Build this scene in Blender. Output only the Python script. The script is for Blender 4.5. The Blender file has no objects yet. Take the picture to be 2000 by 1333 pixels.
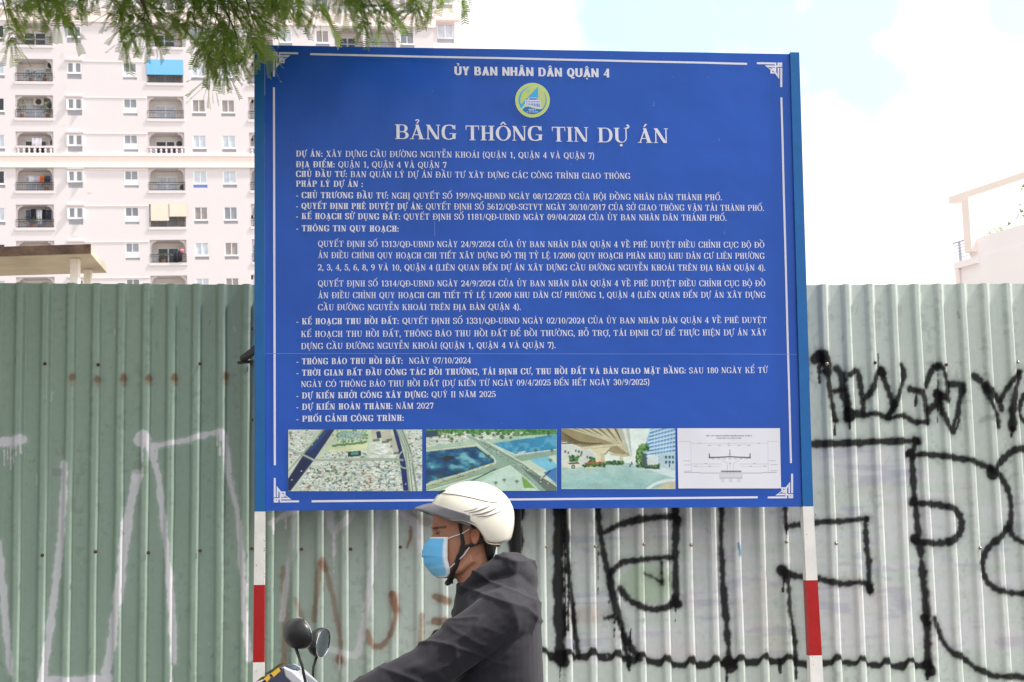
import bpy, math, random, unicodedata
import numpy as np
from mathutils import Vector, Matrix

random.seed(7); RNG = np.random.default_rng(11)
sc = bpy.context.scene
COL = sc.collection

# ------------------------------------------------------------------ camera, world, sun, exposure
F, PX, PY, CAM_H = 3300.0, 1000.0, 666.5, 1.3          # focal length in photo pixels, picture centre, eye height
PITCH, ROLL = math.radians(8.53), math.radians(-1.7)
cam_d = bpy.data.cameras.new("camera"); cam = bpy.data.objects.new("camera", cam_d); COL.objects.link(cam)
cam_d.sensor_fit = 'HORIZONTAL'; cam_d.sensor_width = 36.0; cam_d.lens = 36.0 * F / 2000.0
cam_d.clip_start = 0.1; cam_d.clip_end = 3000
cam_M = Matrix.Translation((0, 0, CAM_H)) @ Matrix.Rotation(math.pi / 2 + PITCH, 4, 'X') @ Matrix.Rotation(ROLL, 4, 'Z')
cam.matrix_world = cam_M
cam_d.dof.use_dof = True; cam_d.dof.focus_distance = 7.9; cam_d.dof.aperture_fstop = 14.0
sc.camera = cam

SUN_EL, SUN_AZ = math.radians(54), math.radians(91.5)    # azimuth measured from +Y (view direction) towards +X (right)
SUN_DIR = Vector((math.cos(SUN_EL) * math.sin(SUN_AZ), math.cos(SUN_EL) * math.cos(SUN_AZ), math.sin(SUN_EL)))
sun_d = bpy.data.lights.new("sun", 'SUN'); sun = bpy.data.objects.new("sun", sun_d); COL.objects.link(sun)
sun_d.energy = 4.2; sun_d.angle = math.radians(3.0); sun_d.color = (1.0, 0.95, 0.88)
sun.rotation_euler = SUN_DIR.to_track_quat('Z', 'Y').to_euler()
sc.view_settings.view_transform = 'Standard'; sc.view_settings.look = 'None'
sc.view_settings.gamma = 1.0; sc.view_settings.exposure = 0.6

CAM_R = np.array(cam_M.to_3x3()); CAM_C = np.array([0, 0, CAM_H])
def ray(px, py):
    d = CAM_R @ np.array([(px - PX) / F, -(py - PY) / F, -1.0]); return d

world = bpy.data.worlds.new("World"); sc.world = world; world.use_nodes = True
def build_world():
    nt = world.node_tree; n = nt.nodes; l = nt.links; n.clear()
    out = n.new('ShaderNodeOutputWorld'); bg = n.new('ShaderNodeBackground'); l.new(bg.outputs[0], out.inputs[0])
    sky = n.new('ShaderNodeTexSky'); sky.sky_type = 'NISHITA'; sky.sun_disc = False
    sky.sun_elevation = SUN_EL; sky.sun_rotation = SUN_AZ; sky.air_density = 1.0; sky.dust_density = 2.0
    tc = n.new('ShaderNodeTexCoord')
    noise = n.new('ShaderNodeTexNoise'); noise.inputs['Scale'].default_value = 9.0; noise.inputs['Detail'].default_value = 6; noise.inputs['Roughness'].default_value = 0.6
    l.new(tc.outputs['Generated'], noise.inputs['Vector'])
    # gaps of thin blue between bright cumulus, at fixed places of the sky
    gaps = [(ray(1640, 90), 0.040), (ray(1690, 25), 0.035), (ray(1990, 15), 0.030), (ray(1480, 15), 0.035), (ray(1330, 40), 0.03), (ray(1200, 5), 0.03), (ray(1690, 150), 0.030),
            (np.array([-0.8, -0.5, 0.5]), 0.25), (np.array([0.3, -0.8, 0.5]), 0.3), (np.array([0.7, 0.2, 0.7]), 0.25), (np.array([-0.5, 0.2, 0.85]), 0.25)]
    acc = None
    for d, r in gaps:
        d = Vector(d).normalized()
        vd = n.new('ShaderNodeVectorMath'); vd.operation = 'DISTANCE'; vd.inputs[1].default_value = d
        l.new(tc.outputs['Generated'], vd.inputs[0])
        mr = n.new('ShaderNodeMapRange'); mr.inputs['From Min'].default_value = 0; mr.inputs['From Max'].default_value = r * 1.6
        mr.inputs['To Min'].default_value = 1; mr.inputs['To Max'].default_value = 0; l.new(vd.outputs['Value'], mr.inputs['Value'])
        if acc is None: acc = mr.outputs[0]
        else:
            mx = n.new('ShaderNodeMath'); mx.operation = 'MAXIMUM'; l.new(acc, mx.inputs[0]); l.new(mr.outputs[0], mx.inputs[1]); acc = mx.outputs[0]
    ad = n.new('ShaderNodeMath'); ad.operation = 'MULTIPLY_ADD'; ad.inputs[1].default_value = 2.2; l.new(noise.outputs['Fac'], ad.inputs[0]); l.new(acc, ad.inputs[2])
    rp = n.new('ShaderNodeMapRange'); rp.inputs['From Min'].default_value = 1.36; rp.inputs['From Max'].default_value = 1.78
    l.new(ad.outputs[0], rp.inputs['Value'])
    scl = n.new('ShaderNodeVectorMath'); scl.operation = 'MULTIPLY_ADD'
    l.new(sky.outputs[0], scl.inputs[0]); scl.inputs[1].default_value = (1.0, 1.0, 1.0); scl.inputs[2].default_value = (3.5, 4.9, 5.4)   # thin veil of high cloud over the blue
    mix = n.new('ShaderNodeMix'); mix.data_type = 'RGBA'
    l.new(rp.outputs[0], mix.inputs['Factor']); mix.inputs['A'].default_value = (9.0, 8.9, 8.8, 1); l.new(scl.outputs[0], mix.inputs['B'])
    dt = n.new('ShaderNodeVectorMath'); dt.operation = 'DOT_PRODUCT'; dt.inputs[1].default_value = SUN_DIR; l.new(tc.outputs['Generated'], dt.inputs[0])   # cloud is brighter towards the sun
    br = n.new('ShaderNodeMapRange'); br.inputs['From Min'].default_value = -0.6; br.inputs['From Max'].default_value = 1.0; br.inputs['To Min'].default_value = 0.45; br.inputs['To Max'].default_value = 1.45; l.new(dt.outputs['Value'], br.inputs['Value'])
    bm = n.new('ShaderNodeVectorMath'); bm.operation = 'SCALE'; l.new(mix.outputs['Result'], bm.inputs[0]); l.new(br.outputs[0], bm.inputs['Scale']); l.new(bm.outputs[0], bg.inputs['Color']); bg.inputs['Strength'].default_value = 0.1
build_world()

# ------------------------------------------------------------------ helpers
def Rz(a): c, s = math.cos(a), math.sin(a); return np.array([[c, -s, 0], [s, c, 0], [0, 0, 1.0]])
def Rx(a): c, s = math.cos(a), math.sin(a); return np.array([[1.0, 0, 0], [0, c, -s], [0, s, c]])
def Ry(a): c, s = math.cos(a), math.sin(a); return np.array([[c, 0, s], [0, 1.0, 0], [-s, 0, c]])
class Plane:                                            # an upright surface surveyed from the photograph: local x along it, y into it, z up
    def __init__(s, o, M): s.o = np.array(o, float); s.M = M
    def at(s, px, py, y=0.0):
        d = ray(px, py); n = s.M[:, 1]; o = s.o + n * y
        t = ((o - CAM_C) @ n) / (d @ n); L = s.M.T @ (CAM_C + d * t - s.o); return float(L[0]), float(L[2])
    def mat(s):
        m = Matrix(s.M.tolist()).to_4x4(); m.translation = Vector(s.o.tolist()); return m
def depth_pt(px, py, y):                                # the point of that sight line standing y metres in front
    d = ray(px, py); t = y / d[1]; p = CAM_C + d * t; return np.array([p[0], p[1], p[2]])

def link(o, parent=None):
    COL.objects.link(o)
    if parent is not None: o.parent = parent
    return o
def tag(o, label=None, cat=None, group=None, kind=None):
    if label: o['label'] = label
    if cat: o['category'] = cat
    if group: o['group'] = group
    if kind: o['kind'] = kind
    return o
def empty(name, label, cat, loc=(0, 0, 0), group=None, mat=None):
    o = bpy.data.objects.new(name, None); COL.objects.link(o); o.empty_display_size = 0.2
    if mat is not None: o.matrix_world = mat
    else: o.location = loc
    return tag(o, label, cat, group)
def mesh_np(name, V, Fq, mat, parent=None, colors=None, smooth=False, tris=False):
    V = np.asarray(V, np.float32); Fq = np.asarray(Fq, np.int32); k = Fq.shape[1]
    me = bpy.data.meshes.new(name); me.vertices.add(len(V)); me.vertices.foreach_set('co', V.ravel())
    me.loops.add(Fq.size); me.loops.foreach_set('vertex_index', Fq.ravel())
    me.polygons.add(len(Fq)); me.polygons.foreach_set('loop_start', np.arange(0, Fq.size, k, dtype=np.int32))
    me.polygons.foreach_set('use_smooth', np.full(len(Fq), smooth, dtype=bool))
    me.update(calc_edges=True); me.validate()
    if colors is not None:
        a = me.color_attributes.new('Col', 'FLOAT_COLOR', 'POINT'); c = np.ones((len(V), 4), np.float32); c[:, :3] = colors
        a.data.foreach_set('color', c.ravel())
    if mat: me.materials.append(mat)
    return link(bpy.data.objects.new(name, me), parent)

class MB:
    """collects shapes of one part; build() links them as one mesh object"""
    def __init__(s): s.v = []; s.f = []; s.c = []
    def add(s, vs, fs, col=None):
        b = len(s.v); s.v += [tuple(map(float, p)) for p in vs]; s.f += [tuple(b + i for i in f) for f in fs]
        s.c += [col or (1, 1, 1)] * len(fs); return s
    def box(s, x0, x1, y0, y1, z0, z1, col=None):
        return s.add([(x0, y0, z0), (x1, y0, z0), (x1, y1, z0), (x0, y1, z0), (x0, y0, z1), (x1, y0, z1), (x1, y1, z1), (x0, y1, z1)],
                     [(0, 3, 2, 1), (4, 5, 6, 7), (0, 1, 5, 4), (1, 2, 6, 5), (2, 3, 7, 6), (3, 0, 4, 7)], col)
    def quad(s, a, b, c, d, col=None): return s.add([a, b, c, d], [(0, 1, 2, 3)], col)
    def hexa(s, b4, t4, col=None):
        return s.add(list(b4) + list(t4), [(0, 3, 2, 1), (4, 5, 6, 7), (0, 1, 5, 4), (1, 2, 6, 5), (2, 3, 7, 6), (3, 0, 4, 7)], col)
    def tube(s, pts, r, n=10, col=None, cap=True, flat=1.0):
        pts = [Vector(p) for p in pts]; rs = r if hasattr(r, '__len__') else [r] * len(pts)
        rings = []; up = None
        for i, p in enumerate(pts):
            t = (pts[min(i + 1, len(pts) - 1)] - pts[max(i - 1, 0)]).normalized()
            if up is None: up = t.orthogonal().normalized()
            up = (up - t * up.dot(t)).normalized(); w = t.cross(up)
            rings.append([p + (up * math.cos(a) + w * math.sin(a) * flat) * rs[i] for a in [2 * math.pi * k / n for k in range(n)]])
        vs = [q for g in rings for q in g]; fs = []
        for i in range(len(pts) - 1):
            for k in range(n): fs.append((i * n + k, i * n + (k + 1) % n, (i + 1) * n + (k + 1) % n, (i + 1) * n + k))
        if cap: fs.append(tuple(range(n))[::-1]); fs.append(tuple((len(pts) - 1) * n + k for k in range(n)))
        return s.add(vs, fs, col)
    def ell(s, c, r, nu=20, nv=12, col=None, M=None):
        vs = []; fs = []
        for j in range(nv + 1):
            th = math.pi * j / nv
            for i in range(nu):
                ph = 2 * math.pi * i / nu; p = Vector((r[0] * math.sin(th) * math.cos(ph), r[1] * math.sin(th) * math.sin(ph), r[2] * math.cos(th)))
                if M is not None: p = M @ p
                vs.append(p + Vector(c))
        for j in range(nv):
            for i in range(nu): fs.append((j * nu + i, (j + 1) * nu + i, (j + 1) * nu + (i + 1) % nu, j * nu + (i + 1) % nu))
        return s.add(vs, fs, col)
    def loft(s, rings, col=None, cap=True):
        n = len(rings[0]); vs = [q for g in rings for q in g]; fs = []
        for i in range(len(rings) - 1):
            for k in range(n): fs.append((i * n + k, i * n + (k + 1) % n, (i + 1) * n + (k + 1) % n, (i + 1) * n + k))
        if cap: fs.append(tuple(range(n))[::-1]); fs.append(tuple((len(rings) - 1) * n + k for k in range(n)))
        return s.add(vs, fs, col)
    def build(s, name, mat, parent=None, smooth=False, bevel=0, colors=False, mods=None, label=None):
        me = bpy.data.meshes.new(name); me.from_pydata(s.v, [], s.f); me.validate(); me.update()
        if colors:
            a = me.color_attributes.new('Col', 'FLOAT_COLOR', 'CORNER'); k = 0
            buf = []
            for p in me.polygons: buf += list(s.c[p.index] + (1.0,)) * p.loop_total
            a.data.foreach_set('color', buf)
        if smooth: me.polygons.foreach_set('use_smooth', [True] * len(me.polygons))
        me.materials.append(mat)
        o = link(bpy.data.objects.new(name, me), parent)
        if bevel:
            b = o.modifiers.new('bevel', 'BEVEL'); b.width = bevel; b.segments = 2; b.limit_method = 'ANGLE'
        if label: o['label'] = label
        return o

def S(r, g, b):                                         # sRGB 0..255 -> linear
    f = lambda c: (c / 12.92 if c <= 0.04045 else ((c + 0.055) / 1.055) ** 2.4)
    return (f(r / 255), f(g / 255), f(b / 255))
def mat(name, base=(0.5, 0.5, 0.5), rough=0.6, metal=0.0, spec=0.5, attr=False, noise=None, bump=None, coat=0.0):
    """noise=(scale, amount, detail) multiplies the colour by 1 +- amount; bump=(scale, distance, stretch xyz)"""
    m = bpy.data.materials.new(name); m.use_nodes = True; nt = m.node_tree; n = nt.nodes; l = nt.links
    p = n['Principled BSDF']; p.inputs['Roughness'].default_value = rough; p.inputs['Metallic'].default_value = metal
    p.inputs['Specular IOR Level'].default_value = spec; p.inputs['Coat Weight'].default_value = coat
    p.inputs['Base Color'].default_value = (*base, 1); src = None
    tc = n.new('ShaderNodeTexCoord')
    if attr:
        a = n.new('ShaderNodeVertexColor'); a.layer_name = 'Col'; src = a.outputs['Color']
    if noise:
        t = n.new('ShaderNodeTexNoise'); t.inputs['Scale'].default_value = noise[0]; t.inputs['Detail'].default_value = noise[2] if len(noise) > 2 else 5
        l.new(tc.outputs['Object'], t.inputs['Vector'])
        mr = n.new('ShaderNodeMapRange'); mr.inputs['From Min'].default_value = 0.25; mr.inputs['From Max'].default_value = 0.75
        mr.inputs['To Min'].default_value = 1 - noise[1]; mr.inputs['To Max'].default_value = 1 + noise[1]; l.new(t.outputs['Fac'], mr.inputs['Value'])
        mx = n.new('ShaderNodeVectorMath'); mx.operation = 'SCALE'
        if src is None: mx.inputs[0].default_value = base
        else: l.new(src, mx.inputs[0])
        l.new(mr.outputs[0], mx.inputs['Scale']); src = mx.outputs[0]
        rr = n.new('ShaderNodeMapRange'); rr.inputs['To Min'].default_value = max(0, rough - 0.12); rr.inputs['To Max'].default_value = min(1, rough + 0.12)
        l.new(t.outputs['Fac'], rr.inputs['Value']); l.new(rr.outputs[0], p.inputs['Roughness'])
    if src is not None: l.new(src, p.inputs['Base Color'])
    if bump:
        t2 = n.new('ShaderNodeTexNoise'); t2.inputs['Scale'].default_value = bump[0]; t2.inputs['Detail'].default_value = 4
        mp = n.new('ShaderNodeMapping'); mp.inputs['Scale'].default_value = bump[2] if len(bump) > 2 else (1, 1, 1)
        l.new(tc.outputs['Object'], mp.inputs['Vector']); l.new(mp.outputs[0], t2.inputs['Vector'])
        b = n.new('ShaderNodeBump'); b.inputs['Strength'].default_value = 1.0; b.inputs['Distance'].default_value = bump[1]
        l.new(t2.outputs['Fac'], b.inputs['Height']); l.new(b.outputs[0], p.inputs['Normal'])
    return m

# numpy noise and rasters -------------------------------------------------------------
_gr = np.random.default_rng(5).random((256, 256))
def vnoise(x, y):
    xi = np.floor(x).astype(int); yi = np.floor(y).astype(int); fx = x - xi; fy = y - yi
    fx = fx * fx * (3 - 2 * fx); fy = fy * fy * (3 - 2 * fy); g = lambda a, b: _gr[a & 255, b & 255]
    return (g(xi, yi) * (1 - fx) + g(xi + 1, yi) * fx) * (1 - fy) + (g(xi, yi + 1) * (1 - fx) + g(xi + 1, yi + 1) * fx) * fy
def fbm(x, y, o=4):
    s = 0; a = 0.5; t = 0
    for k in range(o): s = s + a * vnoise(x * 2 ** k + 17.3 * k, y * 2 ** k + 9.1 * k); t += a; a *= 0.5
    return s / t
def sstep(a, b, x): t = np.clip((x - a) / (b - a), 0, 1); return t * t * (3 - 2 * t)
def seg_dist(X, Y, pts, ws=None):
    """distance to a polyline minus the local half width"""
    best = np.full(X.shape, 1e9); pts = np.asarray(pts, float)
    ws = np.zeros(len(pts)) if ws is None else np.asarray(ws, float)
    if len(pts) == 1: return np.hypot(X - pts[0, 0], Y - pts[0, 1]) - ws[0]
    for i in range(len(pts) - 1):
        a, b = pts[i], pts[i + 1]; ab = b - a; L = max(ab @ ab, 1e-12)
        t = np.clip(((X - a[0]) * ab[0] + (Y - a[1]) * ab[1]) / L, 0, 1)
        best = np.minimum(best, np.hypot(X - a[0] - t * ab[0], Y - a[1] - t * ab[1]) - (ws[i] * (1 - t) + ws[i + 1] * t))
    return best
def catmull(pts, n=8):
    P = [np.array(p, float) for p in pts]
    if len(P) < 3: return np.array(P)
    P = [2 * P[0] - P[1]] + P + [2 * P[-1] - P[-2]]; out = []
    for i in range(1, len(P) - 2):
        for k in range(n):
            t = k / n; a, b, c, d = P[i - 1], P[i], P[i + 1], P[i + 2]
            out.append(0.5 * (2 * b + (c - a) * t + (2 * a - 5 * b + 4 * c - d) * t * t + (3 * b - a - 3 * c + d) * t ** 3))
    out.append(P[-2]); return np.array(out)
class Raster:
    """a printed picture: a fine grid of vertices whose colours are the print"""
    def __init__(s, x0, y0, x1, y1, step):
        s.nx = int(round((x1 - x0) / step)) + 1; s.ny = int(round((y1 - y0) / step)) + 1
        s.X, s.Y = np.meshgrid(np.linspace(x0, x1, s.nx), np.linspace(y0, y1, s.ny)); s.C = np.ones(s.X.shape + (3,)); s.step = step
    def blend(s, a, col): a = np.clip(a, 0, 1)[..., None]; s.C = s.C * (1 - a) + np.array(col) * a
    def inside(s, pts):
        m = np.zeros(s.X.shape, bool); n = len(pts)
        for i in range(n):
            (xa, ya), (xb, yb) = pts[i], pts[(i + 1) % n]
            if ya == yb: continue
            c = ((ya > s.Y) != (yb > s.Y)) & (s.X < (xb - xa) * (s.Y - ya) / (yb - ya) + xa); m ^= c
        return m
    def poly(s, pts, col, a=1.0): s.blend(s.inside(pts) * a, col)
    def line(s, pts, w, col, a=1.0): s.blend(sstep(s.step * 0.7, -s.step * 0.7, seg_dist(s.X, s.Y, pts) - w / 2) * a, col)
    def disk(s, x, y, r, col, a=1.0, ry=None):
        ry = ry or r; s.blend(sstep(1.12, 0.9, np.hypot((s.X - x) / r, (s.Y - y) / ry)) * a, col)

# ------------------------------------------------------------------ shared materials
M_asphalt = mat('asphalt', (0.05, 0.05, 0.052), 0.85, noise=(3, 0.25), bump=(120, 0.004))
M_pave = mat('paving', (0.32, 0.30, 0.28), 0.8, noise=(2, 0.2), bump=(40, 0.003))
M_earth = mat('earth', (0.28, 0.25, 0.2), 0.95, noise=(0.3, 0.3))
M_white_paint = mat('white road paint', (0.7, 0.7, 0.68), 0.6, noise=(8, 0.2))

# ------------------------------------------------------------------ ground, road, pavement
def ground():
    g = MB().quad((-700, -300, 0), (700, -300, 0), (700, 900, 0), (-700, 900, 0)).build('ground', M_earth); tag(g, kind='structure')
    r = MB().quad((-90, -6, 0.004), (90, -6, 0.004), (90, 6.9, 0.004), (-90, 6.9, 0.004)).build('road', M_asphalt); tag(r, kind='structure')
    mk = MB()
    for k in range(-8, 9): mk.quad((k * 6, 0.2, 0.008), (k * 6 + 3, 0.2, 0.008), (k * 6 + 3, 0.35, 0.008), (k * 6, 0.35, 0.008))
    tag(mk.build('road_marking', M_white_paint), kind='structure')
    p = MB().box(-90, 90, 7.0, 9.4, 0.0, 0.13).build('pavement', M_pave); tag(p, kind='structure')
    k = MB().box(-90, 90, 6.8, 7.0, -0.05, 0.15).build('kerb', mat('kerb stone', (0.36, 0.35, 0.33), 0.8, noise=(4, 0.2)), bevel=0.015); tag(k, kind='structure')
ground()
PAVE = 0.13

# ------------------------------------------------------------------ corrugated fence
FENCE = Plane((0.0, 8.30, 0.0), Rz(math.radians(5.6)))
RIB = 0.025
def fence():
    # rib lines surveyed in the photo: (rib number, x, y) of the right flank
    obs = [(k - 9, v + 17, 555) for k, v in enumerate([31.5, 84, 136.5, 185, 235.5, 286.5, 336, 387, 438, 489])]
    obs += [(-9, 33.7, 1233), (-5, 240.6, 1233), (-1, 452, 1233)]
    obs += [(k + 1, v, 1000) for k, v in enumerate([546.6, 594.4, 642.4, 691.2, 739, 787.7, 837.4])] + [(1, 545.5, 1250), (4, 690, 1280), (7, 838.5, 1200)]
    obs += [(k + 12, v, 1000) for k, v in enumerate([1072, 1118.8, 1168, 1215, 1261.8, 1307.7, 1353.9, 1400.7, 1446, 1492.8, 1539.6])]
    obs += [(12, 1076.5, 1275), (15, 1223.3, 1275), (18, 1363.5, 1275), (20, 1462.5, 1275)]
    obs += [(k + 24, v, 556) for k, v in enumerate([1616, 1663.5, 1710, 1755, 1800.7, 1846.6, 1893.6, 1943, 1989])] + [(24, 1648, 1284), (31, 1990, 1250)]
    A = []; B = []
    for i, x, y in obs:
        u, z = FENCE.at(x, y, -RIB / 2); A.append([1, i, i * i, z - 2, (z - 2) * i, (z - 2) * i * i]); B.append(u)
    co = np.linalg.lstsq(np.array(A), np.array(B), rcond=None)[0]
    zt = [FENCE.at(x, y, 0) for x, y in ((5, 553.5), (490, 556.5), (1575, 557.5), (2000, 554.5))]
    tz = np.polyfit([p[0] for p in zt], [p[1] for p in zt], 2)
    per = 24; i0, i1 = -14, 40
    def U(i, z): return co[0] + co[1] * i + co[2] * i * i + (z - 2) * (co[3] + co[4] * i + co[5] * i * i)
    # ---- strokes of paint, photo pixels, converted to positions on the sheet
    def path(pts): return np.array([FENCE.at(x, y, -RIB / 2) for x, y in pts])
    PXM = 8.3 / F
    black = [
     ([(1560,868),(1655,866),(1707,863),(1788,861)],12), ([(1790,862),(1783,895),(1785,932),(1790,988),(1796,1047),(1803,1117),(1809,1191),(1812,1247),(1814,1317)],11),
     ([(1774,888),(1818,888),(1855,892),(1892,899),(1925,910),(1944,921),(1962,940),(1973,966),(1977,995),(1973,1025),(1955,1047),(1933,1069),(1920,1095),(1922,1121),(1936,1143),(1959,1156),(2000,1160),(2040,1156)],11),
     ([(1947,910),(1966,892),(1984,879),(2000,877),(2040,872)],11), ([(1973,1029),(1981,1047),(2000,1062),(2030,1085)],11),
     ([(1783,982),(1814,984),(1848,990),(1870,999),(1881,1025),(1874,1043),(1855,1058),(1829,1062),(1785,1056)],12),
     ([(1533,985),(1534,1010),(1535,1032)],8), ([(1537,1029),(1567,1024),(1592,1022),(1633,1019),(1666,1016),(1696,1014)],10), ([(1694,1014),(1692,1032),(1694,1062),(1698,1099),(1700,1154)],10),
     ([(1533,1114),(1555,1125),(1596,1130),(1622,1136),(1648,1141),(1685,1138),(1700,1147)],10), ([(1535,1117),(1541,1154),(1544,1195),(1552,1247),(1555,1287)],10),
     ([(1825,1210),(1833,1232),(1844,1254),(1862,1276),(1881,1284),(1899,1300),(1918,1312),(1944,1321),(1981,1321),(2010,1326)],10),
     ([(1092,990),(1091,1117),(1094,1255),(1095,1293)],19), ([(1102,990),(1109,1104),(1116,1159),(1123,1227),(1130,1282)],9), ([(1010,985),(1007,1090),(1000,1200),(996,1280)],25),
     ([(1168,990),(1172,1035),(1179,1076),(1190,1131),(1200,1178),(1215,1228),(1226,1255),(1248,1285)],12), ([(1215,1228),(1223,1269),(1229,1299)],8),
     ([(1182,1040),(1196,1032),(1215,1023),(1243,1016),(1270,1013),(1303,1010),(1322,1013)],11), ([(1320,990),(1321,1035),(1320,1090),(1321,1145),(1321,1178)],12),
     ([(1190,1123),(1204,1106),(1220,1097),(1248,1094),(1275,1091),(1314,1089)],10), ([(1211,1150),(1226,1170),(1248,1183),(1270,1190),(1292,1190),(1314,1181)],11),
     ([(1259,1120),(1275,1128),(1292,1137)],5), ([(1292,1098),(1293,1142)],5), ([(1410,990),(1410,1062),(1414,1145),(1420,1214),(1425,1291)],11), ([(1182,1208),(1198,1205),(1209,1214)],8),
     ([(1593,702),(1604,693),(1613,702),(1616,724)],19), ([(1615,724),(1620,761),(1627,797),(1632,821)],10), ([(1634,718),(1645,734),(1647,761),(1654,791),(1658,816)],15),
     ([(1631,764),(1645,761)],10), ([(1658,734),(1669,726),(1677,727),(1682,756),(1686,783),(1689,810)],10), ([(1672,807),(1690,810),(1712,809),(1739,816),(1766,813),(1788,824),(1812,826)],10),
     ([(1690,778),(1704,761),(1712,734),(1723,721),(1728,740),(1739,770),(1744,799),(1736,816)],10), ([(1761,713),(1766,729),(1758,761),(1750,783),(1736,813)],9),
     ([(1780,761),(1793,764),(1804,772),(1809,805),(1812,826)],11), ([(1809,753),(1820,726),(1831,713),(1842,726),(1850,756),(1852,783)],10), ([(1815,805),(1831,783),(1831,770),(1844,778)],11),
     ([(1855,751),(1874,751),(1879,761),(1874,799),(1869,826),(1861,842),(1847,821),(1836,791)],10),
     ([(1904,734),(1917,745),(1936,764),(1952,783),(1958,799)],12), ([(1925,756),(1934,783),(1947,810),(1952,834)],9), ([(1955,783),(1971,753),(1993,726)],9), ([(1993,726),(1979,783),(1977,837)],12),
     ([(2004,770),(1991,795),(1995,815),(2012,826),(2030,800)],9), ([(1577,680),(1579,740)],4)]
    blobs = [(1783,888,11),(1788,980,9),(1791,1055,10),(1808,1212,10),(1815,1307,13),(1937,924,12),(1530,1116,12),(1098,1288,15),(1425,1298,15),(1322,1175,11),(1322,1012,10),(1658,806,12),(1723,727,9),(1831,718,8),(1833,772,10),(1790,862,9),(1700,1150,8),(1604,697,12)]
    base_line = [(1050,1279),(1094,1284),(1168,1285),(1220,1289),(1264,1290),(1310,1298),(1350,1300),(1380,1300),(1430,1296),(1480,1294),(1530,1293),(1570,1297),(1600,1297),(1644,1295),(1692,1298),(1737,1302),(1785,1300),(1814,1302)]
    drips_b = [(1095,1300,40,2.5),(1321,1180,34,3),(1200,1208,36,2.5),(1530,1130,26,3),(1601,713,34,6),(1632,820,28,2),(1658,815,24,2.5),(1790,770,22,3),(1977,835,18,2.5),(1190,1125,60,2),(1110,1100,130,3),(1103,1000,240,3.5),(1122,1180,110,3),(1229,1295,14,5),(1700,1150,12,3),(1535,1030,22,2.5),(1833,730,95,2),(1717,690,28,2.5),(1525,1290,24,6),(1555,1285,40,4),(1232,1230,50,2.5),(1169,1050,110,2.5),(1420,1290,40,4),(1815,1300,28,6)]
    silver = [([(-10,866),(24,862),(46,858)],17,1), ([(124,905),(125,930),(121,1021),(112,1111),(100,1202),(88,1293),(78,1345)],13,1), ([(276,852),(290,868),(300,900),(308,932),(320,1021),(329,1111),(336,1202),(340,1293)],11,1),
     ([(300,872),(342,864),(384,855),(426,844),(438,858),(444,900),(448,935),(464,1006),(473,1111),(478,1202),(487,1287)],10,.95), ([(268,925),(266,935),(251,1006),(242,1066),(236,1127),(224,1202),(215,1278),(204,1320)],16,.95),
     ([(84,1328),(150,1331),(212,1326)],16,1), ([(-4,1060),(3,1140),(10,1220),(20,1315)],12,1),
     ([(529,1022),(555,1006),(575,1000)],9,.8), ([(574,1000),(568,1079),(558,1144),(550,1209)],9,.55), ([(642,1000),(652,1036),(688,1005)],13,.7), ([(740,998),(730,1082),(720,1160),(704,1257),(691,1280),(642,1267)],11,.6), ([(779,1000),(808,1020),(818,1062)],12,.75)]
    silver_blobs = [(278,856,13), (268,930,9)]
    drips_s = [(8,868,40,2),(14,868,30,2),(20,866,64,2.5),(27,866,40,2),(33,864,26,2),(40,862,24,2),(278,866,66,2),(430,850,38,2),(424,850,20,2),(336,1290,50,2.5),(18,1310,28,3),(652,1040,110,2),(558,1010,22,2),(330,866,10,2),(306,880,20,3),(664,1280,30,2),(535,1020,24,2.5),(818,1060,18,3),(374,860,10,2)]
    rust = [([(553,1111),(555,1160),(556,1209),(555,1300)],9,.6), ([(577,1170),(590,1209)],7,.45), ([(613,1212),(626,1101),(636,1111),(652,1176),(665,1251),(664,1290)],8,.6), ([(626,1101),(634,1112)],11,.6), ([(766,1160),(772,1192),(766,1231),(746,1261),(727,1261),(717,1235)],9,.75),
     ([(766,1164),(772,1190)],13,.7), ([(824,1202),(821,1257)],9,.6), ([(850,1166),(876,1176)],13,.8), ([(847,1215),(873,1214)],13,.8), ([(800,1010),(835,1020)],15,.45), ([(803,1030),(802,1050),(795,1069)],3,.9), ([(664,1285),(664,1290)],12,.8)]
    rust_dots = [(141,738),(191,740),(242,738),(291.5,737),(341.6,736),(442,735)]
    k_tops = {}
    root = empty('corrugated_fence', 'tall green corrugated metal fence covered in silver and black graffiti', 'fence', mat=FENCE.mat())
    # bare sheets are pale green; tree shade and reflection darken the base colour towards the left
    M = mat('corrugated steel', rough=0.36, attr=True, spec=0.4, noise=(35, 0.05, 3), bump=(3.0, 0.0035, (6, 1, 0.6)))
    nt = M.node_tree; bw = nt.nodes.new('ShaderNodeRGBToBW'); mr_ = nt.nodes.new('ShaderNodeMapRange'); mr_.inputs['From Max'].default_value = .08; mr_.inputs['To Min'].default_value = .06; mr_.inputs['To Max'].default_value = .4
    nt.links.new([n for n in nt.nodes if n.type == 'VERTEX_COLOR'][0].outputs[0], bw.inputs[0]); nt.links.new(bw.outputs[0], mr_.inputs['Value']); nt.links.new(mr_.outputs[0], nt.nodes['Principled BSDF'].inputs['Specular IOR Level'])
    per_sheet = 9; sheets = []
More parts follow.
